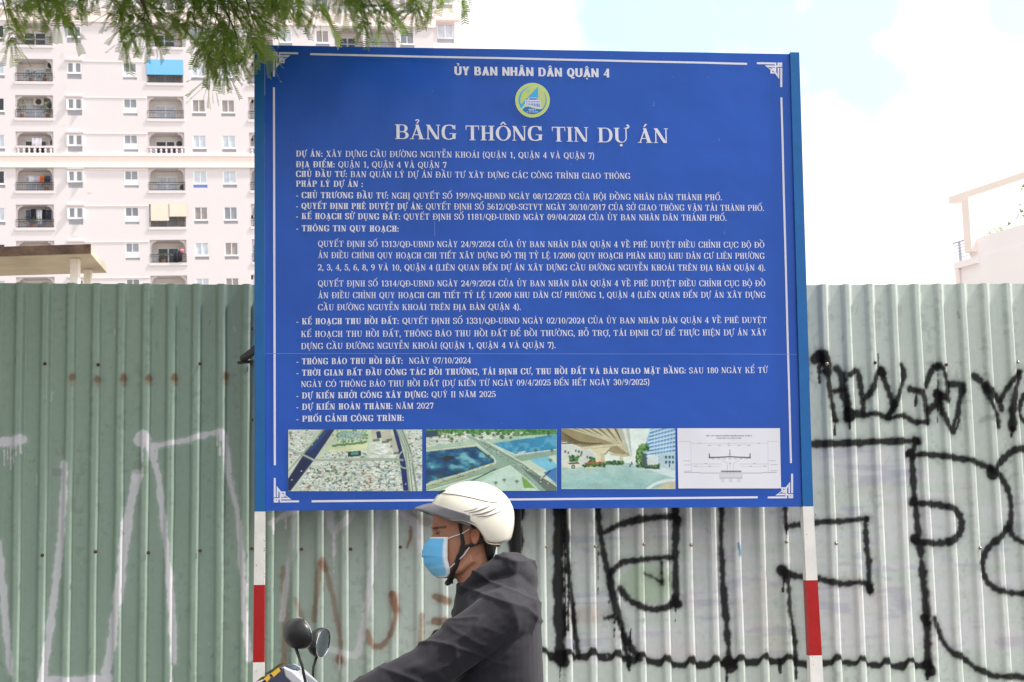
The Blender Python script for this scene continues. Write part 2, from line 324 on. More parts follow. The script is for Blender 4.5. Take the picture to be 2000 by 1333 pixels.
    for sh, a in enumerate(range(i0, i1, per_sheet)):
        b = min(a + per_sheet, i1); npr = (b - a) * per + 1
        s = np.linspace(a, b, npr)
        ztop_mid = 2.85
        zs = np.concatenate([np.linspace(0.14, 0.80, 8)[:-1], np.arange(0.80, 2.74, 0.006)])
        nz = len(zs) + 1
        I = np.repeat(s[None, :], nz, 0); Z = np.repeat(np.append(zs, 2.8)[:, None], npr, 1)
        topz = np.polyval(tz, U(s, 2.8)); Z[-1, :] = topz + 0.002 * np.sin(s * 1.7)
        k = Z > 2.5; Z = np.where(k, 2.5 + (Z - 2.5) * ((Z[-1:, :] - 2.5) / 0.24), Z); Z[-1, :] = topz; Z = np.minimum(Z, topz[None, :] - (nz - 1 - np.arange(nz))[:, None] * 1e-4)
        ph = (I + 0.07) % 1.0                            # rib phase: valley, left flank, top, right flank (flank centre at observed line)
        wob = (fbm(np.round(I + .07 - .5) * 3.1, Z * 2.2, 3) - 0.5) * 0.05
        phw = ph + wob * sstep(0.35, 0.55, ph)
        y = -RIB * (sstep(0.50, 0.665, phw) * (1 - sstep(0.845, 1.0, phw)))
        y += (fbm(U(I, Z) * 1.3 + 3, Z * 1.1, 3) - 0.5) * 0.012 + (fbm(U(I, Z) * 6, Z * 3, 2) - 0.5) * 0.0025
        u = U(I, Z)
        zt0 = np.clip((u + 2.6) / 5.2, 0, 1)
        # ---- colour of the sheet
        n1 = fbm(u * 2.0 + 40, Z * 1.3 + 3, 4); n2 = fbm(u * 22, Z * 3, 3); n3 = fbm(u * 45 + 8, Z * 45, 3)
        left_shaded = np.array(S(138, 157, 143)); pale = np.array(S(188, 196, 189))  # left tone has the shade painted in, right tone is the unshaded sheet
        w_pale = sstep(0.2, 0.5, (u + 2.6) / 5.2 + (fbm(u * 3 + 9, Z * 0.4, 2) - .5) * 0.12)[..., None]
        C = left_shaded * (1 - w_pale) + pale * w_pale
        C = C * (0.90 + 0.2 * n1)[..., None] * (0.95 + 0.1 * n2)[..., None]
        # grime in the valleys and run-off
        grime = sstep(0.58, 0.75, n3 * 0.5 + n2 * 0.5)[..., None] * 0.25; C = C * (1 - grime) + np.array((0.10, 0.13, 0.09)) * grime
        def blend(a, col):
            nonlocal C
            a = np.clip(a, 0, 1)[..., None]; C = C * (1 - a) + np.array(col) * a
        # thin white roller coat on the right, streaked sideways
        pxl = lambda x, y_: FENCE.at(x, y_, -RIB / 2)
        ul = pxl(1060, 1100)[0]; z_hi = pxl(1700, 872)[1]; z_lo = pxl(1700, 1285)[1]; uA = pxl(1578, 900)[0]
        zone = sstep(ul - 0.02, ul + 0.1, u) * sstep(z_lo - .01, z_lo + 0.05, Z) * (1 - sstep(z_hi - 0.03, z_hi + 0.01, Z))
        ustem = pxl(1795, 1000)[0]; zp = pxl(1900, 905)[1]; zone *= 1 - sstep(ustem - .01, ustem + .01, u) * sstep(zp - .05, zp + .04, Z + (u - ustem) * 0.25)
        streak = fbm(u * 1.6 + 3, Z * 26, 3) * 0.55 + fbm(u * 3 + 3, Z * 4, 4) * 0.45
        blend(zone * sstep(0.34, 0.64, streak) * 0.62, S(204, 201, 206))
        blend(zone * sstep(0.55, 0.72, fbm(u * 7 + 31, Z * 11 + 7, 5)) * sstep(.4, .6, fbm(u * 3, Z * 34, 2)) * 0.5, S(158, 158, 178))
        blend(zone * sstep(0.60, 0.76, fbm(u * 5 + 11, Z * 9 + 17, 4)) * 0.16, S(196, 172, 166))
        ga, gz = pxl(1265, 1140); blend(sstep(0.16, 0.1, np.hypot((u - ga) * 1.0, (Z - gz) * 1.25)) * 0.85, S(165, 182, 158))
        edge = (fbm(u * 60, Z * 60, 2) - 0.5) * 0.009 + (fbm(u * 17, Z * 17, 2) - 0.5) * 0.012
        def spray(pts, w, al, col, soft, kz=0.0, smooth_=True):
            P = path(pts); P = catmull(P, 6) if smooth_ else P
            ws = w * PXM / 2 * (1 + 0.18 * np.sin(np.arange(len(P)) * 1.9 + P[0, 0] * 7)); ZZ = Z + kz * y
            m = 0.06
            if P[:, 0].max() + m < u.min() or P[:, 0].min() - m > u.max(): return
            sel = (u > P[:, 0].min() - m) & (u < P[:, 0].max() + m) & (ZZ > P[:, 1].min() - m) & (ZZ < P[:, 1].max() + m)
            if not sel.any(): return
            d = seg_dist(u[sel], ZZ[sel], P, ws) + edge[sel]; a = np.zeros(u.shape); a[sel] = sstep(soft, -soft * 0.35, d) * al
            if soft > 0.006: a[sel] = np.maximum(a[sel], 0.22 * sstep(soft * 3.0, 0, d) * al * n3[sel] * 1.6)
            blend(a, col)
        def drip(x, y_, L, w, al, col):
            wig = RNG.uniform(-1.5, 1.5); pts = [(x, y_), (x + wig * .4, y_ + L * .5), (x + wig, y_ + L)]
            spray(pts, w, al, col, 0.003)
        rust_c = S(120, 74, 46); sil = S(210, 207, 213); blk = (0.007, 0.006, 0.007)
        for pts, w, al in rust: spray(pts, w, al, rust_c, 0.012)
        for pts, w, al in silver: spray(pts, w * .95, al * 0.9, sil, 0.007)
        for x, y_, r in silver_blobs: spray([(x, y_ - 1), (x, y_ + 1)], 2 * r, 0.95, sil, 0.006, smooth_=False)
        for x, y_, L, w in drips_s: drip(x, y_, L, w, 0.9, sil)
        spray([(1125, 1205), (1165, 1200)], 22, .28, S(170, 110, 95), .03)
        for pts, w in black: spray(pts, w, 0.97, blk, 0.012)
        spray(base_line, 12, 0.97, blk, 0.010, kz=1.1)
        for x, y_, r in blobs: spray([(x - r * .2, y_ - r * .3), (x + r * .15, y_ + r * .35)], 1.45 * r, 0.97, blk, 0.010, smooth_=False)
        for x, y_, L, w in drips_b: drip(x, y_, L, w, 0.95, blk)
        spray([(1441, 1062), (1444, 1073), (1445, 1085)], 5, .8, S(40, 110, 150), .004);
        spray([(1917, 822), (1930, 815), (1945, 818)], 7, .35, S(60, 70, 60), .012)
        for x, y_ in rust_dots:
            spray([(x, y_ - 2), (x, y_ + 2)], 9, 0.8, S(104, 62, 38), 0.012, smooth_=False); spray([(x + 1, y_ + 3), (x + 1, y_ + 14)], 6, 0.35, S(130, 100, 60), 0.008)
        # patches, scratches, dents that took dirt
        for x, y_, w_, h_, al in ((112,922,22,16,.3),(275,918,30,16,.3),(142,985,12,30,.25),(240,975,10,30,.25),(192,987,8,10,.3)):
            (ua, za), (ub, zb) = pxl(x - w_ / 2, y_ + h_ / 2), pxl(x + w_ / 2, y_ - h_ / 2)
            blend(sstep(-.004, .004, u - ua) * sstep(-.004, .004, ub - u) * sstep(-.004, .004, Z - za) * sstep(-.004, .004, zb - Z) * al, S(96, 110, 104))
        rs = np.random.default_rng(100 + sh)
        for q in range(26):
            cx_, cz_ = rs.uniform(u.min(), u.max()), rs.uniform(0.95, 2.7); L = rs.uniform(.01, .05); an = rs.normal(math.pi / 2, .35)
            P = np.array([(cx_, cz_), (cx_ + L * math.cos(an), cz_ + L * math.sin(an))]); sel = (abs(u - cx_) < .08) & (abs(Z - cz_) < .08)
            a = np.zeros(u.shape); a[sel] = sstep(.004, .0, seg_dist(u[sel], Z[sel], P) - rs.uniform(0, .0012)) * rs.uniform(.15, .6); blend(a, S(80, 92, 70) if rs.random() < .6 else S(215, 212, 205))
        V = np.stack([u, y, Z], -1).reshape(-1, 3)
        idx = np.arange(nz * npr).reshape(nz, npr)
        Fq = np.stack([idx[:-1, :-1], idx[:-1, 1:], idx[1:, 1:], idx[1:, :-1]], -1).reshape(-1, 4)
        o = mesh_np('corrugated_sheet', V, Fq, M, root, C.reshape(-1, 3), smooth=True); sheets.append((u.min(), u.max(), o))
    # screws, each with its washer
    ms = mat('screw', (0.30, 0.24, 0.18), 0.35, metal=0.8, noise=(200, 0.3)); mr = mat('rusty screw', (0.10, 0.045, 0.03), 0.8, noise=(200, .3))
    sm = MB(); sm.tube([(0, -0.0005, 0), (0, -0.003, 0)], 0.0085, 14); sm.tube([(0, -0.003, 0), (0, -0.0085, 0), (0, -0.0095, 0)], [0.0055, 0.0055, 0.004], 6)
    protos = {}
    sc_px = [(88,711),(192,713),(391,711),(491,711),(83,1085),(187,1078),(290,1080),(391,1076),(492,1072),(589,1073),(685,1073),(782,1069),(1068,1069),(1163,1068),(1258,1064),(1350,1065),(1536,1059),(1633,1062),(1914,1071),(1615,711),(1709,709),(1848,713),(1988,708)]
    for n_, (x, y_) in enumerate(sc_px):
        u, z = FENCE.at(x, y_, -RIB)
        old = x < 900 or n_ in (20, 21)
        if old not in protos: o = protos[old] = sm.build('screw', mr if old else ms, root)
        else: o = link(protos[old].copy(), root)
        # seat it on the sheet
        dep = bpy.data.objects
        o.location = (u, -RIB * 0.98 - 0.002, z)
    # timber-free steel rails and posts that carry the sheets, on the far side
    mpost = mat('galvanised post', (0.35, 0.36, 0.36), 0.5, metal=0.6)
    for z in (0.6, 1.55, 2.45): MB().box(U(i0, 2), U(i1, 2), 0.03, 0.07, z, z + 0.04).build('rail', mpost, root)
    for k in range(i0 + 2, i1, 12): MB().box(U(k, 2) - .03, U(k, 2) + .03, 0.0705, 0.13, 0.0, 2.6).build('post', mpost, root)
fence()

# ------------------------------------------------------------------ lettering drawn from strokes
class Face:
    """upper-case letters with a cap height of one, made of strokes; serif or plain"""
    def __init__(s, T, t, serif, st, cond=1.0, wide=1.0):
        s.T, s.t, s.s, s.st, s.w = T, t, serif, st, wide; s.cache = {}
    def rect(s, x0, y0, x1, y1): s.q.append([(x0, y0), (x1, y0), (x1, y1), (x0, y1)])
    def poly(s, *p): s.q.append(list(p))
    def bar(s, x0, y0, x1, y1, w):                      # slanted limb cut level at top and bottom
        s.q.append([(x0 - w / 2, y0), (x0 + w / 2, y0), (x1 + w / 2, y1), (x1 - w / 2, y1)])
    def stroke(s, pts, k=1.0, n=6, fixed=None):         # broad-nib curve: upright parts thick, level parts thin
        P = catmull(pts, n); m = len(P)
        if m < 2: return
        L = []; R = []
        for i in range(m):
            d = P[min(i + 1, m - 1)] - P[max(i - 1, 0)]; L_ = max(np.hypot(*d), 1e-9); d = d / L_
            w = fixed if fixed else (s.t + (s.T - s.t) * abs(d[1]) ** 1.5) * k
            nrm = np.array((-d[1], d[0])) * w / 2; L.append(P[i] + nrm); R.append(P[i] - nrm)
        for i in range(m - 1): s.q.append([tuple(L[i]), tuple(L[i + 1]), tuple(R[i + 1]), tuple(R[i])])
    def foot(s, x0, x1, y=0, up=False):                 # a serif under (or over) a limb
        if s.s <= 0: return
        s.rect(x0 - s.s, (y - s.st) if up else y, x1 + s.s, y if up else y + s.st)
    def stem(s, x, w=None, top=True, bot=True, y0=0, y1=1):
        w = w or s.T; s.rect(x, y0, x + w, y1)
        if bot: s.foot(x, x + w, 0)
        if top: s.foot(x, x + w, 1, True)
    def disk(s, x, y, r):
        n = 12; s.q.append([(x + r * math.cos(2 * math.pi * k / n), y + r * math.sin(2 * math.pi * k / n)) for k in range(n)])
    def ring(s, cx, cy, rx, ry):
        T, t = s.T, s.t; n = 28
        o = [(cx + rx * math.cos(2 * math.pi * k / n), cy + ry * math.sin(2 * math.pi * k / n)) for k in range(n)]
        i_ = [(cx + (rx - T) * math.cos(2 * math.pi * k / n), cy + (ry - t) * math.sin(2 * math.pi * k / n)) for k in range(n)]
        for k in range(n): s.q.append([o[k], o[(k + 1) % n], i_[(k + 1) % n], i_[k]])
    def bowl(s, x0, y0, x1, y1):                        # right-hand half bowl
        T, t = s.T, s.t; n = 14; cy = (y0 + y1) / 2; ry = (y1 - y0) / 2; sx = x0 + (x1 - x0) * 0.45; rx = x1 - sx
        s.rect(x0, y1 - t, sx, y1); s.rect(x0, y0, sx, y0 + t)
        for k in range(n):
            a, b = -math.pi / 2 + math.pi * k / n, -math.pi / 2 + math.pi * (k + 1) / n
            f = lambda A, RX, RY: (sx + RX * math.cos(A), cy + RY * math.sin(A))
            s.q.append([f(a, rx, ry), f(b, rx, ry), f(b, rx - T, ry - t), f(a, rx - T, ry - t)])
    def base(s, ch):
        s.q = []; T, t, e = s.T, s.t, s.s; W = s.w; h = e * 1.0; hb = t * 1.15
        if ch == 'I': s.stem(h); return T + 2 * h
        if ch in 'HN':
            w = (.72 if ch == 'H' else .74) * W; x0 = h; x1 = h + w - 2 * h
            if ch == 'H':
                s.stem(x0); s.stem(x1 - T); s.rect(x0 + T, .5 - hb / 2, x1 - T, .5 + hb / 2)
            else:
                tv = t * 1.2 if e > 0 else T * .9
                s.stem(x0, tv, top=False); s.stem(x1 - tv, tv, bot=False)
                s.poly((x0 - e * .9, 1), (x0 + T * .75, 1), (x1, 0), (x1 - T * 1.05, 0))
            return w
        if ch == 'M':
            w = .92 * W; x0 = h; x1 = w - h; tv = t * 1.2 if e > 0 else T; m = (x0 + x1 - T * .4) / 2
            s.stem(x0, tv, top=True); s.stem(x1 - T, T); s.poly((x0, 1), (x0 + T * 1.05, 1), (m + T * .55, 0), (m - T * .4, 0)); s.poly((x1 - T - t * .2, 1), (x1, 1), (m + t * .9, 0), (m - t * .3, 0)); return w
        if ch in 'AÂĂ':
            w = .76 * W; m = w / 2; l = t * 1.25 if e > 0 else T * 1.05; R_ = T * 1.12
            s.poly((m - l * .35, 1), (m + l * .65, 1), (h + l, 0), (h, 0)); s.poly((m - R_ * .55, 1), (m + R_ * .35, 1), (w - h, 0), (w - h - R_, 0))
            s.rect(h + w * .16, .3 - t / 2, w - h - w * .17, .3 + t / 2); s.foot(h, h + l); s.foot(w - h - R_, w - h); return w
        if ch == 'V':
            w = .74 * W; m = w / 2; l = t * 1.25 if e > 0 else T; R_ = T * 1.12
            s.poly((h, 1), (h + R_, 1), (m + R_ * .4, 0), (m - R_ * .45, 0)); s.poly((w - h - l, 1), (w - h, 1), (m + l * .4, 0), (m - l * .6, 0))
            s.foot(h, h + R_, 1, True); s.foot(w - h - l, w - h, 1, True); return w
        if ch == 'X':
            w = .74 * W; l = t * 1.25 if e > 0 else T; R_ = T * 1.15
            s.poly((h, 1), (h + R_, 1), (w - h, 0), (w - h - R_, 0)); s.poly((w - h - l, 1), (w - h, 1), (h + l, 0), (h, 0))
            s.foot(h, h + R_, 1, True); s.foot(w - h - l, w - h, 1, True); s.foot(h, h + l); s.foot(w - h - R_, w - h); return w
        if ch == 'Y':
            w = .72 * W; m = w / 2; l = t * 1.25 if e > 0 else T; R_ = T * 1.1
            s.poly((h, 1), (h + R_, 1), (m + T * .5, .42), (m - T * .5, .42)); s.poly((w - h - l, 1), (w - h, 1), (m + T * .5, .42), (m + T * .5 - l * .8, .42))
            s.rect(m - T / 2, 0, m + T / 2, .43); s.foot(m - T / 2, m + T / 2); s.foot(h, h + R_, 1, True); s.foot(w - h - l, w - h, 1, True); return w
        if ch == 'K':
            w = .76 * W; s.stem(h); l = t * 1.25 if e > 0 else T; x = h + T
            s.poly((w - h - l - .03, 1), (w - h - .03, 1), (x, .36), (x, .36 + l * .9)) if e > 0 else s.poly((w - l, 1), (w, 1), (x, .3), (x, .3 + l * 1.2))
            s.poly((x + .08, .56), (x + .08 + T * .7, .66), (w - h + .02, 0), (w - h - T * 1.1 + .02, 0)); s.foot(w - h - l - .03, w - h - .03, 1, True); s.foot(w - h - T * 1.1, w - h); return w
        if ch in 'EFL':
            w = (.66 if ch != 'L' else .62) * W; s.stem(h); x1 = w - .02
            if ch != 'F': s.rect(h + T, 0, x1, hb); (s.poly((x1 - t, 0), (x1, 0), (x1, .3), (x1 - t * .6, .3)) if e > 0 else None)
            if ch != 'L': s.rect(h + T, 1 - hb, x1 - .03, 1); (s.poly((x1 - .03 - t, 1), (x1 - .03, 1), (x1 - .03, .72), (x1 - .03 - t * .6, .72)) if e > 0 else None)
            if ch != 'L': s.rect(h + T, .5 - hb / 2, w * .68, .5 + hb / 2); (s.rect(w * .68 - t * .6, .37, w * .68, .63) if e > 0 else None)
            return w
        if ch == 'T':
            w = .70 * W; m = w / 2; s.stem(m - T / 2, top=False); s.rect(0.01, 1 - hb, w - .01, 1)
            if e > 0: s.poly((.01, 1), (.01 + t, 1), (.01 + t * .6, .7), (.01, .7)); s.poly((w - .01, 1), (w - .01 - t, 1), (w - .01 - t * .6, .7), (w - .01, .7))
            return w
        if ch in 'BPR':
            w = .70 * W; s.stem(h); x = h + T * .6
            if ch == 'B': s.bowl(x, .5 - t / 2, w - .05, 1); s.bowl(x, 0, w, .5 + t / 2)
            elif ch == 'P': s.bowl(x, .44, w, 1)
            else:
                s.bowl(x, .47, w - .02, 1); w += .06
                if e > 0: s.stroke([(w * .52, .49), (w * .68, .40), (w * .72, .15), (w * .80, .03), (w * .95, .05)])
                else: s.poly((w * .5, .5), (w * .5 + T, .5), (w, 0), (w - T * 1.1, 0))
            return w
        if ch in 'DĐ':
            w = .76 * W; s.stem(h); s.bowl(h + T * .5, 0, w, 1)
            if ch == 'Đ': s.rect(-.02, .5 - t * .6, h + T + .2, .5 + t * .6)
            return w
        if ch in 'OQ':
            w = .78 * W; s.ring(w / 2, .5, w / 2, .52)
            if ch == 'Q': s.stroke([(w * .38, .16), (w * .52, .2), (w * .64, -.04), (w * .78, -.15), (w * .96, -.06)], .8)
            return w
        if ch in 'CG':
            w = .72 * W; r = T / 2
            s.stroke([(w - r * .8, .74), (w * .80, .93), (w * .52, .985), (w * .22, .87), (r, .5), (w * .22, .13), (w * .54, .015), (w * .84, .10)] + ([(w - r * .6, .30)] if ch == 'C' else []), n=7)
            if e > 0: s.poly((w - t * 1.1, 1.0), (w - t * .2, 1.0), (w - t * .2, .66), (w - t * .9, .66))
            if ch == 'G':
                s.rect(w - T, .04, w, .43); s.rect(w - T - e * 1.1 - .08, .43 - s.st if e > 0 else .36, w + e * .6, .43 if e > 0 else .5)
                if e > 0: return w + e * .4
            return w
        if ch == 'S':
            w = .58 * W; a = T * .5
            s.stroke([(w - .06, .76), (w * .74, .94), (w * .44, .975), (w * .17, .86), (w * .18, .65), (w * .5, .52), (w * .82, .38), (w * .84, .15), (w * .56, .025), (w * .26, .06), (.06, .26)], 1.0)
            if e > 0: s.rect(w - .07, .68, w - .07 + t * .8, .99); s.rect(.02, .01, .02 + t * .8, .32)
            return w
        if ch == 'U':
            w = .74 * W; tv = t * 1.25 if e > 0 else T
            s.stem(h, bot=False, y0=.3); s.stem(w - h - tv, tv, bot=False, y0=.3); n = 12; cx = w / 2; ro = cx - h
            for k in range(n):
                a, b = math.pi + math.pi * k / n, math.pi + math.pi * (k + 1) / n
                f = lambda A: ((cx + ro * math.cos(A), .31 + .33 * math.sin(A)), (cx + (tv - T) * -.5 + (ro - (T + tv) / 2) * math.cos(A), .31 + (.33 - t * 1.1) * math.sin(A)))
                (o1, i1), (o2, i2) = f(a), f(b); s.q.append([o1, o2, i2, i1])
            return w
        wd = .56 * W
        if ch == '0': s.ring(wd / 2, .5, wd / 2, .52); return wd
        if ch == '1': s.rect(wd * .5 - T / 2, 0, wd * .5 + T / 2, 1); s.foot(wd * .5 - T / 2, wd * .5 + T / 2); s.poly((wd * .5 - T / 2, 1), (wd * .5 - T / 2, .84), (wd * .12, .76), (wd * .12, .82)); return wd * .92
        if ch == '2': s.stroke([(.06, .74), (wd * .2, .93), (wd * .5, .975), (wd * .84, .8), (wd * .76, .52), (wd * .4, .25), (.05, .06)]); s.rect(.02, 0, wd - .02, max(t * 1.8, .12)); s.rect(wd - .02 - t, 0, wd - .02, .26); return wd
        if ch == '3': s.stroke([(.06, .78), (wd * .24, .95), (wd * .52, .975), (wd * .8, .78), (wd * .68, .57), (wd * .36, .52)]); s.stroke([(wd * .36, .53), (wd * .74, .47), (wd * .86, .25), (wd * .64, .04), (wd * .3, .03), (.05, .22)]); s.disk(.09, .22, .07); s.disk(.1, .78, .06); return wd
        if ch == '4': s.rect(wd * .56, 0, wd * .56 + T, 1); s.poly((wd * .56 + T * .3, 1), (wd * .56 + T * .6, .9), (.09, .31), (.0, .31)); s.rect(0, .24, wd, .24 + max(t, .09)); s.foot(wd * .56, wd * .56 + T); return wd
        if ch == '5': s.rect(wd * .14, .86, wd * .9, 1); s.rect(wd * .14, .5, wd * .14 + t, .9); s.stroke([(wd * .16, .52), (wd * .5, .62), (wd * .82, .45), (wd * .82, .18), (wd * .5, .025), (wd * .2, .06), (.05, .24)]); s.disk(.09, .22, .07); return wd
        if ch == '6': s.stroke([(wd * .86, .92), (wd * .55, .95), (wd * .22, .7), (wd * .16, .3)]); s.ring(wd / 2, .31, wd / 2, .32); return wd
        if ch == '9': s.stroke([(wd * .14, .08), (wd * .45, .05), (wd * .78, .3), (wd * .84, .7)]); s.ring(wd / 2, .69, wd / 2, .32); return wd
        if ch == '7': s.rect(.02, .84, wd, 1); s.poly((wd - .1, .85), (wd, .85), (wd * .52 + T * .2, 0), (wd * .52 - T * .9, 0)); s.rect(.02, .68, .02 + t, 1); return wd
        if ch == '8': s.ring(wd / 2, .75, wd * .44, .26); s.ring(wd / 2, .265, wd / 2, .285); return wd
        if ch == '.': s.disk(.1, .08, .095); return .2
        if ch == ',': s.disk(.1, .08, .095); s.poly((.04, .02), (.19, .06), (.10, -.18), (.05, -.2)); return .2
        if ch == ':': s.disk(.1, .09, .1); s.disk(.1, .56, .1); return .22
        if ch == '-': s.rect(0.0, .28, .28, .40); return .3
        if ch == '/': s.poly((0, -.06), (.075, -.06), (.36, 1.03), (.285, 1.03)); return .36
        if ch == '(': s.stroke([(.27, 1.08), (.12, .8), (.09, .4), (.14, .05), (.27, -.2)], .8); return .28
        if ch == ')': s.stroke([(.01, 1.08), (.16, .8), (.19, .4), (.14, .05), (.01, -.2)], .8); return .28
        if ch == '|': s.rect(0, -.1, .07, 1); return .1
        return .34
    def glyph(s, ch):
        if ch in s.cache: return s.cache[ch]
        if ch == ' ': s.cache[ch] = ([], .36 * s.w); return s.cache[ch]
        d = unicodedata.normalize('NFD', ch) if ch != 'Đ' else 'Đ'
        w = s.base(d[0]); m = w / 2; k = max(.075, s.T * .48); y = 1.07; stacked = '\u0302' in d or '\u0306' in d; cap = s.T > .24
        if d[0] in 'O': y = 1.08
        for c in d[1:]:
            if c == '\u0302': s.poly((m - .19, y), (m - .19 + k * 1.2, y), (m + .02, y + .17), (m - .035, y + .21)); s.poly((m + .19, y), (m + .19 - k * 1.2, y), (m - .02, y + .17), (m + .035, y + .21))
            if c == '\u0306': s.stroke([(m - .17, y + .17), (m - .11, y + .06), (m, y + .025), (m + .11, y + .06), (m + .17, y + .17)], fixed=k)
            if c == '\u031b':
                hx = w - (s.s if d[0] == 'U' else .1); hy = 1.0 if d[0] == 'U' else .86
                s.stroke([(hx - .05, hy - .03), (hx + .09, hy + .02), (hx + .12, hy + .12), (hx + .06, hy + .2)], fixed=k * 1.1); s.disk(hx + .055, hy + .17, .065)
            if c == '\u0323': s.disk(m, -.19, .085)
            tx, ty = (m, y)
            if stacked: tx, ty = (m + .2, y + .13)
            if c == '\u0301': s.poly((tx - .09, ty), (tx - .03, ty), (tx + .14, ty + .21), (tx + .02, ty + .23))
            if c == '\u0300':
                if stacked: tx = m - .2
                s.poly((tx + .09, ty), (tx + .03, ty), (tx - .14, ty + .21), (tx - .02, ty + .23))
            if c == '\u0309':
                if stacked: tx, ty = m + .17, y + .15
                s.stroke([(tx - .1, ty + .2), (tx - .02, ty + .27), (tx + .09, ty + .22), (tx + .05, ty + .12), (tx, ty + .07), (tx, ty)], fixed=k * .8, n=4)
            if c == '\u0303':
                if stacked: tx, ty = m, y + .24
                s.stroke([(tx - .2, ty + .05), (tx - .1, ty + .14), (tx + .02, ty + .09), (tx + .1, ty + .05), (tx + .2, ty + .14)], fixed=k * .85, n=4)
        s.cache[ch] = (s.q, w); return s.cache[ch]
    def set(s, text, track=.085):
        out = []; x = 0
        for ch in text:
            q, w = s.glyph(ch); out += [(x, q)]; x += w + track
        return out, x - track

# ------------------------------------------------------------------ information board
BOARD = Plane((0.0, 8.0, 0.0), Rz(math.radians(6.0)) @ Rx(math.radians(1.0)) @ Ry(math.radians(0.6)))
def board():
    at = BOARD.at
    root = empty('information_board', 'large blue project information board with white lettering on two red and white posts', 'sign', mat=BOARD.mat())
    c = [at(*p) for p in ((517, 88.5), (1543, 106), (1565.5, 990), (518.5, 998))]
    # sheet with slight waves, two lengths of film meeting at a seam
    nu, nw = 90, 80; V = []; Fq = []
    for j in range(nw + 1):
        for i in range(nu + 1):
            a, b = i / nu, j / nw
            x = (c[3][0] * (1 - a) + c[2][0] * a) * (1 - b) + (c[0][0] * (1 - a) + c[1][0] * a) * b
            z = (c[3][1] * (1 - a) + c[2][1] * a) * (1 - b) + (c[0][1] * (1 - a) + c[1][1] * a) * b
            V.append((x, float((fbm(np.array(x * 2.0), np.array(z * 2.0), 3) - .5) * 0.012), z))
    for j in range(nw):
        for i in range(nu): q = j * (nu + 1) + i; Fq.append((q, q + 1, q + nu + 2, q + nu + 1))
    wave = lambda x, z: float((fbm(np.array(x * 2.0), np.array(z * 2.0), 3) - .5) * 0.012)
    mb = mat('blue printed film', S(20, 80, 180), 0.30, spec=0.35, noise=(1.6, 0.08, 5), bump=(1.3, 0.016))
    pan = mesh_np('panel', V, Fq, mb, root, smooth=True)
    sd = pan.modifiers.new('thick', 'SOLIDIFY'); sd.thickness = 0.012; sd.offset = -1; es = pan.modifiers.new('edges', 'EDGE_SPLIT'); es.split_angle = math.radians(40)
    # posts: blue beside the sheet, banded white and red below
    blue, red, white = S(24, 96, 162), S(168, 22, 24), S(226, 222, 218)
    mp = mat('post paint', rough=0.4, attr=True, spec=0.3, noise=(14, 0.08, 4), bump=(60, 0.0006))
    for lx, rx_, bands in ((((497, 85), (497.5, 1000), (494, 1333)), ((517, 86), (518, 1000), (516, 1333)), (1000, 1143, 1294)), (((1542, 104), (1566.5, 990), (1582, 1333)), ((1559.5, 103), (1587, 990), (1607, 1333)), (990, 1134, 1281))):
        top_l, top_r = at(*lx[0]), at(*rx_[0]); bl, br = at(*lx[1]), at(*rx_[1]); bot_l, bot_r = at(*lx[2]), at(*rx_[2])
        def xs(z):
            if z > bl[1]: t = (z - bl[1]) / (top_l[1] - bl[1]); return bl[0] + (top_l[0] - bl[0]) * t, br[0] + (top_r[0] - br[0]) * t
            t = (bl[1] - z) / (bl[1] - bot_l[1]); return bl[0] + (bot_l[0] - bl[0]) * t, br[0] + (bot_r[0] - br[0]) * t
        zb = [top_l[1], at(lx[1][0], bands[0])[1], at(lx[1][0], bands[1])[1], at(lx[1][0], bands[2])[1]]; st = zb[2] - zb[3]
        lv = [(zb[0], blue), (zb[1], white), (zb[2], red), (zb[3], white), (zb[3] + (zb[2] - zb[1]) , red), (PAVE - 0.1, None)]
        m = MB()
        for (za, col), (zc, _) in zip(lv[:-1], lv[1:]):
            xa, xb = xs(za); xc, xd = xs(zc); y0, y1 = -0.014, 0.040
            m.hexa([(xc, y0, zc), (xd, y0, zc), (xd, y1, zc), (xc, y1, zc)], [(xa, y0, za), (xb, y0, za), (xb, y1, za), (xa, y1, za)], col)
        o = m.build('post', mp, root, colors=True)
    rc = np.random.default_rng(12); chip = mat('chipped paint', S(70, 62, 58), .8); m = MB()
    for k in range(46):
        left = k < 32; x_, y_ = (rc.choice([500.5, 516.5, 517]) + rc.normal(0, .8), rc.uniform(1040, 1330)) if left else (rc.choice([1571, 1590]) + (rc.uniform(0, 1)) + 0, rc.uniform(1000, 1300))
        if not left: x_ += (y_ - 1000) * .05
        else: x_ = min(max(x_, 499 - (y_ - 1000) * .006), 516.5)
        a, b = at(x_, y_); r = rc.uniform(.0008, .003); n = 6; m.add([(a + r * math.cos(t) * rc.uniform(.5, 1), -.0152, b + r * 1.6 * math.sin(t) * rc.uniform(.5, 1)) for t in np.linspace(0, 2 * math.pi, n, endpoint=False)], [tuple(range(n))])
    tag(m.build('chipped_paint', chip, root), kind='stuff')
    # brackets tying the posts to the fence, bolts
    mk = mat('dark bracket steel', (0.05, 0.045, 0.045), 0.6, noise=(60, 0.4)); mbl = mat('blue bracket', S(22, 80, 140), 0.5, noise=(30, .2))
    x, z = at(480, 695); xr, zr = at(497, 683)
    m = MB(); m.hexa([(x - .03, .04, z - .012), (xr + .01, .01, zr - .012), (xr + .01, .05, zr - .012), (x - .03, .24, z - .012)], [(x - .03, .04, z), (xr + .01, .01, zr + .03), (xr + .01, .05, zr + .03), (x - .03, .24, z)]); m.build('bracket', mk, root)
    MB().tube([(x - .045, .17, z - .012), (x + .03, .13, z - .012)], .008, 8).build('clamp_bolt', mk, root)
